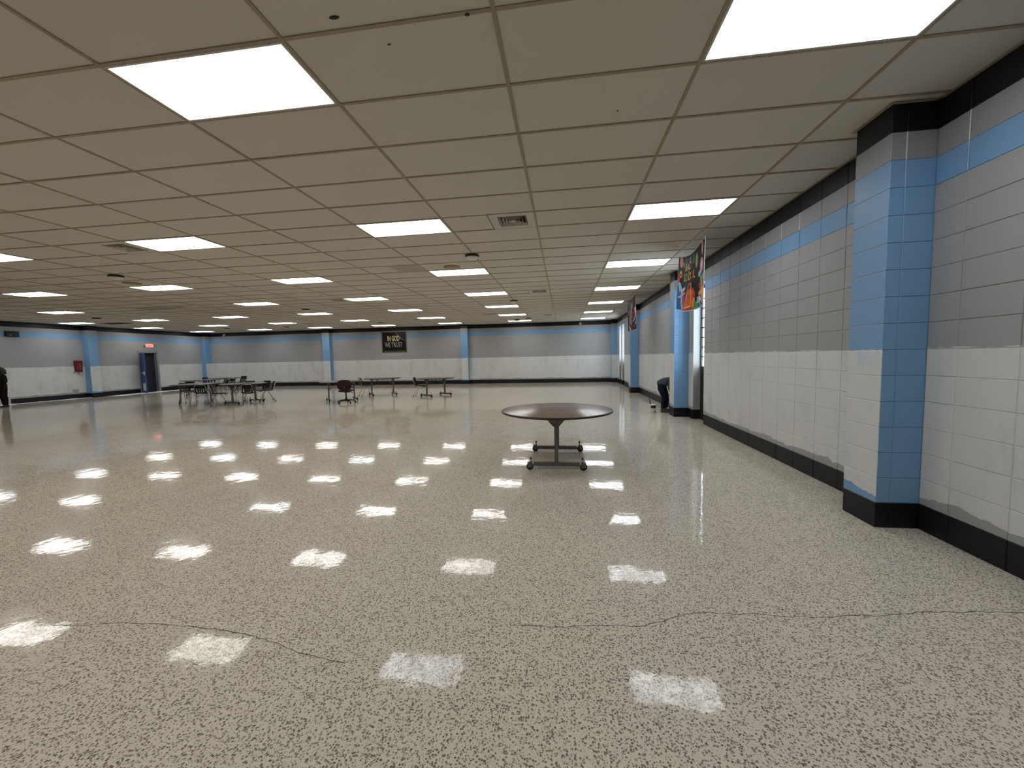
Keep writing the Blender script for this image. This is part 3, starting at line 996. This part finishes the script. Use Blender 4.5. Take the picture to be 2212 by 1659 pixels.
# ------------------------------------------------------------------ office chair
oc = empty('office_chair', (-7.28, 12.10, 0), face(-.35, .9), 'maroon swivel office chair on a five-star wheeled base', 'chair')
def pad(cx, cy, cz, rx, ry, rz, p=3.0):
    m = MB(); m.smooth = True
    def fn(u, v):
        th, ph = 2 * math.pi * u, math.pi * (v - .5)
        f = lambda t: math.copysign(abs(t) ** (2 / p), t)
        return (cx + rx * f(math.cos(ph)) * f(math.cos(th)), cy + ry * f(math.cos(ph)) * f(math.sin(th)), cz + rz * math.sin(ph))
    return m.grid(fn, 28, 12)
pad(0, .02, .42, .235, .225, .042).build('seat', M['maroon'], oc)
m = MB(); m.smooth = True
def back(u, v):
    th, ph = 2 * math.pi * u, math.pi * (v - .5)
    f = lambda t: math.copysign(abs(t) ** .72, t)
    a, b, c = .225 * f(math.cos(ph)) * f(math.cos(th)), .035 * math.sin(ph), .175 * f(math.cos(ph)) * f(math.sin(th))
    return (a, -.24 + b + a * a * .5 - (c + .1) * .10, .625 + c)
m.grid(back, 32, 10).build('backrest', M['maroon'], oc)
MB().tube([(0, -.05, .375), (0, -.24, .39), (0, -.285, .46), (0, -.262, .60)], .018, 8).build('back_bracket', M['black_plastic'], oc)
MB().lathe([(.035, .07), (.035, .20), (.024, .21), (.024, .36), (.07, .375), (.07, .385)], 18).build('gas_post', M['black_plastic'], oc)
MB().tube([(.04, .02, .365), (.20, .02, .345), (.235, .02, .33)], .008, 6).build('lever', M['black_plastic'], oc)
for k in range(5):
    a = 2 * math.pi * k / 5 + .3
    d = Vector((math.cos(a), math.sin(a), 0))
    lg = MB().tube([d * .03 + Vector((0, 0, .105)), d * .18 + Vector((0, 0, .10)), d * .29 + Vector((0, 0, .072))], [.026, .021, .015], 8).build('base_leg', M['black_plastic'], oc)
    e = d * .285
    MB().lathe([(.022, -.022), (.028, -.015), (.028, .015), (.022, .022)], 14, (e.x, e.y, .028), axis='x').build('wheel', M['rubber'], lg)

# ------------------------------------------------------------------ lettering helper
def text_mesh(txt, size, xs=1.0, bold=0.0):
    cu = bpy.data.curves.new('lettering', 'FONT')
    cu.body = txt
    cu.size = size
    cu.align_x = 'CENTER'
    cu.offset = bold
    cu.extrude = 0.0006
    cu.resolution_u = 3
    ob = bpy.data.objects.new('lettering', cu)
    COL.objects.link(ob)
    dg = bpy.context.evaluated_depsgraph_get()
    me = bpy.data.meshes.new_from_object(ob.evaluated_get(dg))
    bpy.data.objects.remove(ob, do_unlink=True)
    for v in me.vertices: v.co.x *= xs
    return me

# framed satin banner on the far wall
bx0, bx1, bz0, bz1 = -10.27, -8.79, 1.84, 3.02
bn = empty('wall_banner', ((bx0 + bx1) / 2, YF - .012, (bz0 + bz1) / 2), 0, 'black satin banner lettered in gold, edged in tan, hung on the far wall', 'banner')
W2, H2 = (bx1 - bx0) / 2, (bz1 - bz0) / 2
g = G('black_satin'); tc = g.n('TexCoord').outputs['Object']
g.set(color=g.mix(g.noise(tc, 4.0), (0.003, 0.003, 0.004), (0.006, 0.006, 0.007)), rough=0.30, spec=0.28)
M['satin'] = g.mat
def fold(u, v):
    x, z = (u - .5) * 2 * (W2 - .05), (v - .5) * 2 * (H2 - .04)
    # swags falling from the top corners
    d1 = abs((u + (1 - v) * .9) - .55); d2 = abs(((1 - u) + (1 - v) * 1.5) - .75); d3 = abs((1 - u) + (1 - v) * .8 - .5)
    y = -.012 - .018 * math.exp(-(d1 / .06) ** 2) * v - .022 * math.exp(-(d2 / .07) ** 2) * v - .018 * math.exp(-(d3 / .05) ** 2) * v
    return (x, y, z)
m = MB(); m.smooth = True
m.grid(fold, 40, 32).build('sheet', M['satin'], bn)
cmat('tan_border', (0.14, 0.11, 0.075)); cmat('gold_thread', (0.55, 0.45, 0.27), .35); cmat('pale_thread', (0.38, 0.36, 0.32), .35)
for a in [(-W2, -W2 + .05, -H2, H2), (W2 - .05, W2, -H2, H2), (-W2, W2, H2 - .05, H2), (-W2, W2, -H2, -H2 + .045)]:
    MB().box(a[0], a[1], -.012, 0, a[2], a[3]).build('border', M['tan_border'], bn)
MB().box(-W2 + .12, W2 - .12, -.016, -.013, -H2 + .075, -H2 + .083).build('hem_line', M['gold_thread'], bn)
for txt, sz, xs, z, mm, bd in (('IN GOD', .40, .50, .06, 'gold_thread', .012), ('WE TRUST', .39, .56, -.29, 'pale_thread', .0)):
    me = text_mesh(txt, sz, xs, bd)
    me.materials.append(M[mm])
    o = link('lettering', me, bn, (-.02, -.042, z))
    o.rotation_euler = (math.pi / 2, 0, 0)

# ------------------------------------------------------------------ banners hung from the ceiling along the right wall
def hang_banner(name, S, label, base_mat, patches, border_mat, strings, letters=()):
    root = empty(name, S(.5, .5), 0, label, 'banner', 'hanging banners')
    org = Vector(S(.5, .5))
    L = lambda u, v, off=0.0: Vector(S(u, v)) - org + Vector((-off, 0, 0))
    m = MB(); m.smooth = True
    m.grid(lambda u, v: L(u, v, .0015), 24, 14)
    m.grid(lambda u, v: L(u, v, -.0015), 24, 14)
    m.build('sheet', base_mat, root)
    e = MB()
    rim = [(k / 24, 0) for k in range(24)] + [(1, k / 14) for k in range(14)] + [(1 - k / 24, 1) for k in range(24)] + [(0, 1 - k / 14) for k in range(14)] + [(0, 0)]
    e.tube([L(*q) for q in rim], .007, 5, caps=False).build('hem', border_mat, root)
    for k, (poly, mm) in enumerate(patches):
        # printed shape, a fan of small triangles pulled onto the sheet
        cu, cv = sum(q[0] for q in poly) / len(poly), sum(q[1] for q in poly) / len(poly)
        if len(poly) < 10:
            poly = [(lerp(a[0], b[0], t / 5), lerp(a[1], b[1], t / 5)) for a, b in zip(poly, poly[1:] + poly[:1]) for t in range(5)]
        of = .0028 + k * .00005
        n = len(poly)
        vs = [L(cu, cv, of)]
        for r_ in (.25, .5, .75, 1.0):
            vs += [L(lerp(cu, q[0], r_), lerp(cv, q[1], r_), of) for q in poly]
        fs = [(0, 1 + a, 1 + (a + 1) % n) for a in range(n)]
        for r_ in range(3):
            fs += [(1 + r_ * n + a, 1 + r_ * n + (a + 1) % n, 1 + (r_ + 1) * n + (a + 1) % n, 1 + (r_ + 1) * n + a) for a in range(n)]
        MB().add(vs, fs).build('print', mm, root)
    for txt, u, v, su, sv, mm in letters:
        me = text_mesh(txt, 1.0, 1.0, .02)
        for q in me.vertices:
            uu, vv = u + q.co.x * su, v - q.co.y * sv
            p = L(uu, vv, .0055 + q.co.z * .5)
            q.co = p
        me.materials.append(mm)
        link('lettering', me, root)
    for (u, top) in strings:
        a = L(u, 0)
        b = Vector(top) - org
        MB().tube([a, b], .002, 4).build('string', M['white_plastic'], root)
    return root
def ell(cu, cv, ru, rv, n=14, a0=0.0):
    return [(cu + ru * math.cos(a0 + 2 * math.pi * k / n), cv + rv * math.sin(a0 + 2 * math.pi * k / n)) for k in range(n)]
def lerp(a, b, t): return a + (b - a) * t
def S1(u, v):
    sag = 4 * u * (1 - u)
    y = lerp(lerp(7.43, 6.08, u), lerp(7.66, 6.14, u), v)
    zt = lerp(3.165, 3.125, u) - .085 * sag
    zb = lerp(2.262, 2.172, u) - .075 * sag
    x = 2.095 + .035 * math.sin(u * 9.0 + .5) * v + .02 * math.sin(u * 5)
    return (x, y, lerp(zt, zb, v))
K = lambda n, c: cmat(n, c)
blk = K('print_black', (0.012, 0.012, 0.014)); org_ = K('print_orange', (0.62, 0.13, 0.03)); red = K('print_red', (0.50, 0.045, 0.03))
yel = K('print_yellow', (0.72, 0.52, 0.10)); lor = K('print_light_orange', (0.75, 0.30, 0.08)); blu = K('print_blue', (0.03, 0.14, 0.34))
lbl = K('print_light_blue', (0.32, 0.48, 0.62)); pnk = K('print_pink', (0.62, 0.28, 0.28)); grn = K('print_green', (0.12, 0.27, 0.06))
wht = K('print_white', (0.66, 0.64, 0.60)); olv = K('print_olive', (0.33, 0.36, 0.14)); teal = K('print_teal', (0.14, 0.25, 0.27)); slate = K('print_slate', (0.10, 0.11, 0.13))
P1 = [(ell(.10, .10, .06, .10), pnk), (ell(.19, .15, .025, .05), olv), (ell(.29, .10, .07, .06), slate), (ell(.45, .10, .05, .05), teal), (ell(.60, .13, .03, .09, a0=.4), grn),
      (ell(.72, .20, .045, .12), olv), (ell(.92, .10, .03, .12), pnk), (ell(.90, .36, .06, .12), pnk), (ell(.90, .36, .03, .07), wht), (ell(.83, .46, .05, .05), lbl),
      (ell(.95, .56, .05, .05), teal), (ell(.09, .32, .045, .07), lor), (ell(.09, .33, .018, .03), blk), (ell(.0 + .03, .42, .03, .06), red), (ell(.06, .52, .05, .05), lbl),
      # blue tools low on the left
      ([(0, .52), (.10, .50), (.20, .62), (.26, .72), (.20, 1), (0, 1)], blu),
      ([(.03, .50), (.10, .50), (.14, .58), (.06, .66)], lbl), ([(.10, .62), (.28, .55), (.30, .58), (.13, .68)], wht), ([(.03, .74), (.30, .64), (.31, .67), (.04, .78)], lbl),
      ([(.12, .60), (.20, .60), (.16, .90), (.11, .88)], pnk), ([(.13, .90), (.20, .88), (.21, 1), (.14, 1)], lbl),
      # pencils and yellow cup on the right
      ([(.80, .62), (.84, .60), (.91, .80), (.86, .82)], red), ([(.86, .52), (.89, .52), (.93, .78), (.89, .78)], yel), ([(.91, .50), (.94, .50), (.96, .78), (.93, .78)], olv),
      ([(.79, .74), (.99, .72), (.995, 1.0), (.92, .96), (.86, .84), (.80, .80)], lor), ([(.84, .78), (.99, .76), (.99, .80), (.85, .82)], yel),
      # books
      ([(.74, .80), (.88, .80), (.94, 1), (.78, 1)], blu), ([(.75, .82), (.86, .82), (.90, .91), (.75, .92)], wht), ([(.66, .84), (.74, .88), (.80, 1), (.64, 1)], grn), ([(.82, .93), (.85, .93), (.88, 1), (.86, 1)], lbl),
      # backpack
      ([(.40, .66), (.52, .60), (.64, .62), (.70, .72), (.70, .86), (.64, 1), (.22, 1), (.22, .86), (.34, .72)], red),
      ([(.42, .68), (.52, .64), (.64, .66), (.68, .74), (.60, .80), (.42, .80)], org_), ([(.44, .74), (.64, .74), (.64, .76), (.44, .77)], red),
      ([(.40, .82), (.62, .80), (.64, .92), (.38, .95)], org_), ([(.36, .93), (.60, .91), (.60, .935), (.36, .955)], wht), ([(.40, .96), (.60, .955), (.60, 1), (.38, 1)], red),
      ([(.47, .52), (.49, .52), (.45, .82), (.42, .82)], lor), ([(.55, .52), (.575, .52), (.615, .92), (.585, .92)], lor), ([(.47, .52), (.57, .50), (.57, .53), (.47, .55)], org_),
      ([(.24, .98), (.36, .86), (.38, .88), (.28, 1)], lor), ([(.64, .78), (.70, .82), (.66, .96), (.63, .96)], lor)]
LT = []
for ch, u, mm in (('B', .295, yel), ('A', .375, yel), ('C', .455, wht), ('K', .54, red)):
    LT.append((ch, u, .265, .115, .185, mm))
for ch, u, mm in (('S', .245, yel), ('C', .325, olv), ('H', .405, grn), ('O', .485, yel), ('O', .57, red), ('L', .65, yel)):
    LT.append((ch, u, .455, .115, .20, mm))
LT.append(('TO', .42, .305, .045, .035, olv))
hang_banner('hanging_banner', S1, 'colourful hanging banner reading back to school with a red backpack', blk, P1, K('hem_white', (.62, .62, .62)),
            [(0.01, (2.095, 7.45, H + .002)), (.99, (2.095, 6.04, H + .002))], LT)
def S2(u, v):
    sag = 4 * u * (1 - u)
    y = lerp(lerp(13.07, 11.73, u), lerp(12.95, 11.64, u), v)
    return (2.095 + .03 * math.sin(u * 8) * v, y, lerp(lerp(3.19, 3.15, u) - .05 * sag, lerp(2.18, 2.18, u) - .02 * sag, v))
dpl = K('print_dark_plum', (0.025, 0.018, 0.03)); plum = K('print_plum', (0.09, 0.03, 0.06)); mau = K('print_mauve', (0.30, 0.22, 0.24)); cream = K('print_cream', (0.62, 0.50, 0.33)); char = K('print_charcoal', (0.045, 0.045, 0.055)); wine = K('print_wine', (0.14, 0.03, 0.04))
P2 = [(ell(.30, .18, .20, .14), char), (ell(.70, .12, .14, .10), wine), (ell(.60, .25, .10, .12), mau), (ell(.12, .10, .06, .06), mau), (ell(.25, .38, .14, .08), wine), (ell(.15, .42, .07, .06), mau),
      (ell(.52, .40, .10, .10), mau), (ell(.72, .52, .14, .12), wine), (ell(.45, .55, .16, .10), mau), (ell(.40, .60, .12, .06), plum), ([(.86, .35), (.97, .30), (.99, .50), (.90, .52)], cream), (ell(.93, .55, .05, .06), pnk),
      ([(.90, .60), (.98, .60), (.72, .76), (.70, .73)], cream), ([(.14, .60), (.30, .52), (.31, .55), (.18, .64)], cream), (ell(.16, .70, .05, .08), mau), (ell(.52, .72, .10, .12), mau), (ell(.50, .74, .05, .10), wht),
      (ell(.55, .90, .22, .10), plum), (ell(.12, .86, .06, .06), mau), (ell(.92, .80, .05, .05), mau), (ell(.22, .94, .10, .06), cream), (ell(.80, .88, .08, .06), wine)]
hang_banner('hanging_banner', S2, 'farther hanging banner in muddled plum, charcoal and cream print', dpl, P2, K('hem_grey', (.25, .24, .24)),
            [(0.02, (2.095, 13.1, H + .002)), (.98, (2.095, 11.63, H + .002))])

# ------------------------------------------------------------------ things on the walls
ex = empty('exit_sign', (XL, 17.69, 2.44), 0, 'small lit red exit sign above the blue door', 'sign')
MB().box(0, .05, -.19, .19, -.09, .09).build('housing', M['white_plastic'], ex)
MB().box(.05, .054, -.18, .18, -.082, .082).build('face', M['exit_face'], ex)
MB().box(.0, .035, -.26, -.19, -.05, -.02).box(.0, .035, .19, .26, -.05, -.02).build('bracket', M['frame_dark'], ex)
me = text_mesh('EXIT', .15, 1.0, .004); me.materials.append(M['exit_red'])
o = link('lettering', me, ex, (.056, 0, -.05)); o.rotation_euler = (math.pi / 2, 0, math.pi / 2)

rb = empty('alarm_cabinet', (XL + .002, 14.60, 1.44), 0, 'red metal cabinet with pale markings on the left wall', 'cabinet')
MB().prism([(-.12, -.24), (.10, -.26), (.12, .24), (-.11, .26), (-.13, .18)], (0, .11), 'x').build('body', M['red_box'], rb)
MB().prism([(-.10, -.21), (.08, -.23), (.10, .21), (-.09, .22)], (.11, .125), 'x').build('cover', M['red_box'], rb)
mk = MB()
for (a, b, c, d) in [(.0, .03, .10, .17), (-.03, .0, .05, .10), (.02, .05, .0, .06), (-.02, .01, -.06, .0), (.0, .04, -.13, -.08), (-.09, -.07, -.12, .06)]:
    mk.box(.125, .128, a, b, c, d)
mk.build('marking', cmat('faded_pink', (.30, .14, .14)), rb)
MB().tube([(.05, .0, -.25), (.05, .01, -.32), (.05, .02, -.38)], [.035, .025, .012], 8).build('nozzle', M['grey_patch'], rb)
MB().tube([(.02, -.15, -.24), (.02, -.19, -.30)], .012, 6).build('left_hook', M['grey_patch'], rb)
MB().tube([(.02, .13, -.24), (.02, .16, -.29)], .012, 6).build('right_hook', M['grey_patch'], rb)

sg = empty('wall_unit', (XL, 12.60, 2.77), 0, 'dark rectangular unit high on the left wall at the picture edge', 'sign')
MB().box(0, .07, -.19, .19, -.105, .105).build('housing', cmat('dark_green_black', (.012, .02, .022)), sg)
MB().box(.07, .076, -.17, -.01, -.08, .08).build('pane', cmat('dark_teal_pane', (.03, .045, .05)), sg)
MB().box(.07, .076, .01, .17, -.08, .08).build('pane', cmat('dark_teal_pane', (.03, .045, .05)), sg)
MB().box(.076, .078, -.10, -.02, -.065, -.045).build('marking', M['grey_patch'], sg)

# outlets on the right wall
for n, (y, z) in enumerate([(6.94, .40), (14.22, .34)]):
    o = empty('wall_outlet', (XR, y, z), 0, ['white electrical outlet low on the right wall before the first window', 'white electrical outlet low on the right wall beyond the bending person'][n], 'outlet', 'wall outlets')
    MB().box(-.008, 0, -.036, .036, -.058, .058).build('cover_plate', M['white_plastic'], o)
    for s in (-1, 1):
        MB().lathe([(.014, -.0095), (.016, -.007)], 12, (0, 0, s * .024), axis='x').build('socket', M['grey_patch'], o)

# drop cloths on the floor along the left wall
def cloth(x0f, x1f, y0, y1, label):
    m = MB(); m.smooth = True
    def fn(u, v):
        y = lerp(y0, y1, v)
        x = lerp(x0f(v), x1f(v), u)
        z = .006 + .016 * (mnoise.noise(Vector((x * 6, y * 3, 1))) + .5) * (0.3 + math.sin(math.pi * u))
        return (x, y, max(.003, z))
    m.grid(fn, 10, 60)
    o = m.build('drop_cloth', M['cloth_white'])
    return tag(o, label, 'cloth', 'white drop cloths')
cloth(lambda v: XL + .03, lambda v: XL + .55 + .06 * math.sin(v * 9) - .25 * v, 11.0, 14.84, 'white drop cloth along the base of the left wall near the red cabinet')
cloth(lambda v: XL + .34 - .28 * min(1, v * 3), lambda v: XL + .95 + .08 * math.sin(v * 17) , 15.3, 19.4, 'white drop cloth along the wall before the blue door')

# ------------------------------------------------------------------ paint bucket
bk_ = empty('paint_bucket', (2.16, 9.80, 0), 0, 'white paint bucket with a brush standing in it, on the floor', 'bucket')
MB().lathe([(.080, 0), (.084, .01), (.088, .185), (.092, .19), (.092, .20), (.083, .20), (.080, .16), (.01, .155)], 28).build('pail', M['white_paint'], bk_)
m = MB()
m.smooth = True
def lab(u, v):
    a = math.radians(lerp(-125, -50, u)); r = .0905
    return (r * math.cos(a), r * math.sin(a), lerp(.115, .175, v))
m.grid(lab, 10, 1).build('label', M['black_plastic'], bk_)
m = MB(); m.smooth = True
m.grid(lambda u, v: (.0875 * math.cos(math.radians(lerp(-80, 10, u))), .0875 * math.sin(math.radians(lerp(-80, 10, u))), lerp(.02, .04 + .02 * math.sin(u * 9), v)), 10, 1).build('drip', M['grey_patch'], bk_)
MB().tube([(-.02, .02, .10), (-.045, .03, .24), (-.062, .035, .33)], [.012, .010, .013], 8).build('brush_handle', M['rubber'], bk_)
MB().tube([(-.088, 0, .175)] + [(-.09 * math.cos(math.pi * k / 10), -.06 * math.sin(math.pi * k / 10) - .03, .175 - .07 * math.sin(math.pi * k / 10)) for k in range(1, 10)] + [(.088, 0, .175)], .003, 5).build('bail', M['chrome'], bk_)

# ------------------------------------------------------------------ people
def figure(name, V, E_, root, rule, mats, sub=3):
    names = list(V)
    idx = {n: k for k, n in enumerate(names)}
    me = bpy.data.meshes.new(name)
    me.from_pydata([V[n][:3] for n in names], [(idx[a], idx[b]) for a, b in E_], [])
    ob = bpy.data.objects.new(name, me)
    COL.objects.link(ob)
    md = ob.modifiers.new('skin', 'SKIN')
    md.use_smooth_shade = True
    md.branch_smoothing = 0.4
    lay = me.skin_vertices[0].data
    for n in names:
        r = V[n][3]
        lay[idx[n]].radius = r if isinstance(r, tuple) else (r, r)
        lay[idx[n]].use_root = (n == root)
    sd = ob.modifiers.new('sub', 'SUBSURF'); sd.levels = sub; sd.render_levels = sub
    dg = bpy.context.evaluated_depsgraph_get()
    out = bpy.data.meshes.new_from_object(ob.evaluated_get(dg))
    bpy.data.objects.remove(ob, do_unlink=True)
    out.name = name
    out.materials.clear()
    for m in mats: out.materials.append(m)
    pts = {n: Vector(V[n][:3]) for n in names}
    rad = {n: (V[n][3][0] if isinstance(V[n][3], tuple) else V[n][3]) for n in names}
    for pl in out.polygons:
        pl.use_smooth = True
        c = pl.center
        near = min(pts, key=lambda n: (pts[n] - c).length - rad[n])
        pl.material_index = rule(near, c)
    return out
def fingers(V, E_, hand, d, side, up, pre, l=.075):
    """five separate fingers beyond the palm vertex"""
    h = Vector(V[hand][:3]); d = Vector(d).normalized(); side = Vector(side).normalized(); up = Vector(up).normalized()
    for k, (o, ln) in enumerate([(-.030, .80), (-.010, 1.0), (.010, .95), (.030, .75)]):
        a = h + side * o + d * .045
        b = a + d * (l * ln * .5) + up * .006
        c = b + (d * .8 - up * .5).normalized() * (l * ln * .5)
        V['%sf%d0' % (pre, k)] = (*a, .0095); V['%sf%d1' % (pre, k)] = (*b, .0085); V['%sf%d2' % (pre, k)] = (*c, .0075)
        E_ += [(hand, '%sf%d0' % (pre, k)), ('%sf%d0' % (pre, k), '%sf%d1' % (pre, k)), ('%sf%d1' % (pre, k), '%sf%d2' % (pre, k))]
    a = h - side * .036 + d * .005
    b = a - side * .020 + d * .03
    V[pre + 't0'] = (*a, .011); V[pre + 't1'] = (*b, .0095); V[pre + 't2'] = (*(b + d * .028), .008)
    E_ += [(hand, pre + 't0'), (pre + 't0', pre + 't1'), (pre + 't1', pre + 't2')]
def shoe(parent, heel, toe, mat, w=.045):
    h, t = Vector(heel), Vector(toe)
    d = (t - h).normalized(); s = d.cross(Vector((0, 0, 1)))
    m = MB(); m.smooth = True
    L_ = (t - h).length
    def fn(u, v):
        th = math.pi * 2 * u
        x = v * L_
        ww = w * (0.72 + .35 * math.sin(math.pi * min(1, v * 1.05))) * (1 if v < .85 else max(.05, 1 - ((v - .85) / .15) ** 2 * .9))
        if v < .03: ww *= .4
        hh = lerp(.075, .03, v) if v > .25 else lerp(.085, .072, v / .25)
        z = max(0.0, .5 * hh + .62 * hh * math.sin(th))
        return h + d * x + s * (ww * math.cos(th)) + Vector((0, 0, z))
    m.grid(fn, 16, 12)
    m.add([fn(k / 16, 0) for k in range(16)], [tuple(range(16))])
    m.add([fn(k / 16, 1) for k in range(16)], [tuple(range(16))])
    return m.build('shoe', mat, parent)

# person bending down behind the second pillar
p1 = empty('person', (2.42, 9.88, 0), 0, 'person in dark jeans and grey-blue shirt bending down beside the blue pillar', 'person')
off = Vector((2.42, 9.88, 0))
W = dict(
    rear=(2.352, 9.885, .672, (.118, .115)), pelvis=(2.405, 9.855, .735, (.135, .13)), waist=(2.455, 9.815, .765, (.125, .12)), chest=(2.56, 9.735, .775, (.14, .125)),
    upper=(2.615, 9.69, .755, (.11, .10)), neck=(2.645, 9.66, .71, .052), head0=(2.65, 9.645, .655, .072), head1=(2.652, 9.638, .585, .082), head2=(2.655, 9.638, .52, .058),
    shl=(2.525, 9.655, .735, .062), ell_=(2.545, 9.70, .585, .046), wrl=(2.572, 9.735, .475, .032), hal=(2.58, 9.735, .425, (.034, .020)),
    shr=(2.645, 9.785, .735, .062), elr=(2.68, 9.785, .585, .046), wrr=(2.69, 9.745, .47, .032), har=(2.692, 9.735, .42, (.034, .020)),
    hipl=(2.375, 9.815, .60, .108), thl=(2.40, 9.80, .50, .088), knl=(2.445, 9.80, .385, .066), cal=(2.425, 9.805, .25, .060), anl=(2.405, 9.81, .08, .046),
    hipr=(2.43, 9.935, .61, .108), thr=(2.475, 9.95, .50, .088), knr=(2.535, 9.96, .385, .066), car=(2.53, 9.965, .25, .060), anr=(2.515, 9.97, .08, .046))
V = {k: (v[0] - off.x, v[1] - off.y, v[2], v[3]) for k, v in W.items()}
E_ = [('rear', 'pelvis'), ('pelvis', 'waist'), ('waist', 'chest'), ('chest', 'upper'), ('upper', 'neck'), ('neck', 'head0'), ('head0', 'head1'), ('head1', 'head2'),
      ('upper', 'shl'), ('shl', 'ell_'), ('ell_', 'wrl'), ('wrl', 'hal'), ('upper', 'shr'), ('shr', 'elr'), ('elr', 'wrr'), ('wrr', 'har'),
      ('pelvis', 'hipl'), ('hipl', 'thl'), ('thl', 'knl'), ('knl', 'cal'), ('cal', 'anl'), ('pelvis', 'hipr'), ('hipr', 'thr'), ('thr', 'knr'), ('knr', 'car'), ('car', 'anr')]
fingers(V, E_, 'hal', (0, .1, -1), (1, 0, 0), (0, 1, 0), 'l'); fingers(V, E_, 'har', (0, -.1, -1), (1, 0, 0), (0, 1, 0), 'r')
LEG = ('hipl', 'thl', 'knl', 'cal', 'anl', 'hipr', 'thr', 'knr', 'car', 'anr')
def rule1(n, c):
    if n in LEG: return 1
    if n == 'rear': return 1 if c.z < .72 else 0
    if n == 'pelvis': return 1 if c.z < .70 else 0
    if n in ('waist', 'chest', 'upper', 'shl', 'ell_', 'shr', 'elr'): return 0
    return 2
link('body', figure('body', V, E_, 'pelvis', rule1, [M['shirt'], M['denim'], M['skin']]), p1)
hc = Vector(V['head1'][:3])
m = MB(); m.ball((hc.x + .008, hc.y + .015, hc.z + .01), (.092, .092, .105), 16, 12)
m.build('hair', M['hair'], p1)
shoe(p1, Vector((2.365, 9.82, 0)) - off, Vector((2.60, 9.775, 0)) - off, M['shoe'])
shoe(p1, Vector((2.475, 9.98, 0)) - off, Vector((2.71, 9.935, 0)) - off, M['shoe'])

# person standing at the left edge of the picture
p2 = empty('person', (-20.36, 11.50, 0), math.radians(-48), 'person in black clothing with dark hair standing at the left picture edge', 'person')
# local frame: +x to the figure's left as the camera sees it on the right, faces -y
V = dict(pelvis=(0, 0, .80, (.135, .105)), waist=(0, .0, .92, (.125, .10)), chest=(0, .0, 1.06, (.145, .105)), upper=(0, .01, 1.16, (.12, .085)),
         neck=(0, .0, 1.23, .05), head0=(0, -.005, 1.285, .072), head1=(0, -.01, 1.355, .088), head2=(0, -.005, 1.425, .060), nose=(0, -.105, 1.345, .014),
         shl=(.155, .01, 1.145, .058), ell_=(.245, .03, .93, .046), wrl=(.17, -.09, .80, .034), hal=(.125, -.125, .785, (.034, .02)),
         shr=(-.155, .01, 1.145, .058), elr=(-.23, .02, .93, .046), wrr=(-.18, -.08, .80, .034), har=(-.14, -.11, .785, (.034, .02)),
         hipl=(.085, 0, .72, .10), knl=(.095, -.01, .42, .070), cal=(.095, .015, .28, .062), anl=(.095, .02, .07, .045),
         hipr=(-.085, 0, .72, .10), knr=(-.095, -.01, .42, .070), car=(-.095, .015, .28, .062), anr=(-.095, .02, .07, .045))
E_ = [('pelvis', 'waist'), ('waist', 'chest'), ('chest', 'upper'), ('upper', 'neck'), ('neck', 'head0'), ('head0', 'head1'), ('head1', 'head2'), ('head1', 'nose'),
      ('upper', 'shl'), ('shl', 'ell_'), ('ell_', 'wrl'), ('wrl', 'hal'), ('upper', 'shr'), ('shr', 'elr'), ('elr', 'wrr'), ('wrr', 'har'),
      ('pelvis', 'hipl'), ('hipl', 'knl'), ('knl', 'cal'), ('cal', 'anl'), ('pelvis', 'hipr'), ('hipr', 'knr'), ('knr', 'car'), ('car', 'anr')]
fingers(V, E_, 'hal', (-1, -.3, -.1), (0, 0, 1), (0, -1, 0), 'l'); fingers(V, E_, 'har', (1, -.3, -.1), (0, 0, 1), (0, -1, 0), 'r')
LEG = ('hipl', 'knl', 'cal', 'anl', 'hipr', 'knr', 'car', 'anr', 'pelvis')
def rule2(n, c):
    if n in LEG: return 1
    if n in ('waist', 'chest', 'upper', 'shl', 'ell_', 'shr', 'elr'): return 0
    return 2
link('body', figure('body', V, E_, 'pelvis', rule2, [M['black_cloth'], M['trousers'], M['skin']]), p2)
m = MB(); m.smooth = True
def hair(u, v):
    th = 2 * math.pi * u
    ph = v
    r = [.01, .068, .094, .104, .106, .110, .105][min(6, int(v * 6))]
    z = lerp(1.475, 1.20, v)
    front = max(0, -math.sin(th)) ** 2
    rr = r * (1 - .45 * front * (1 if v > .35 else 0)) + .008 * math.sin(th * 9 + v * 8)
    return (rr * math.cos(th), .012 + rr * math.sin(th), z)
m.grid(hair, 32, 12).build('hair', M['hair'], p2)
for s in (-1, 1):
    MB().ball((s * .032, -.088, 1.362), .010, 8, 6).build('eye', M['white_plastic'], p2)
MB().ball((0, -.082, 1.305), (.024, .008, .006), 10, 6).build('mouth', cmat('lip', (.16, .05, .045)), p2)
shoe(p2, (.095, .07, 0), (.11, -.16, 0), M['black_plastic'])
shoe(p2, (-.095, .07, 0), (-.11, -.16, 0), M['black_plastic'])
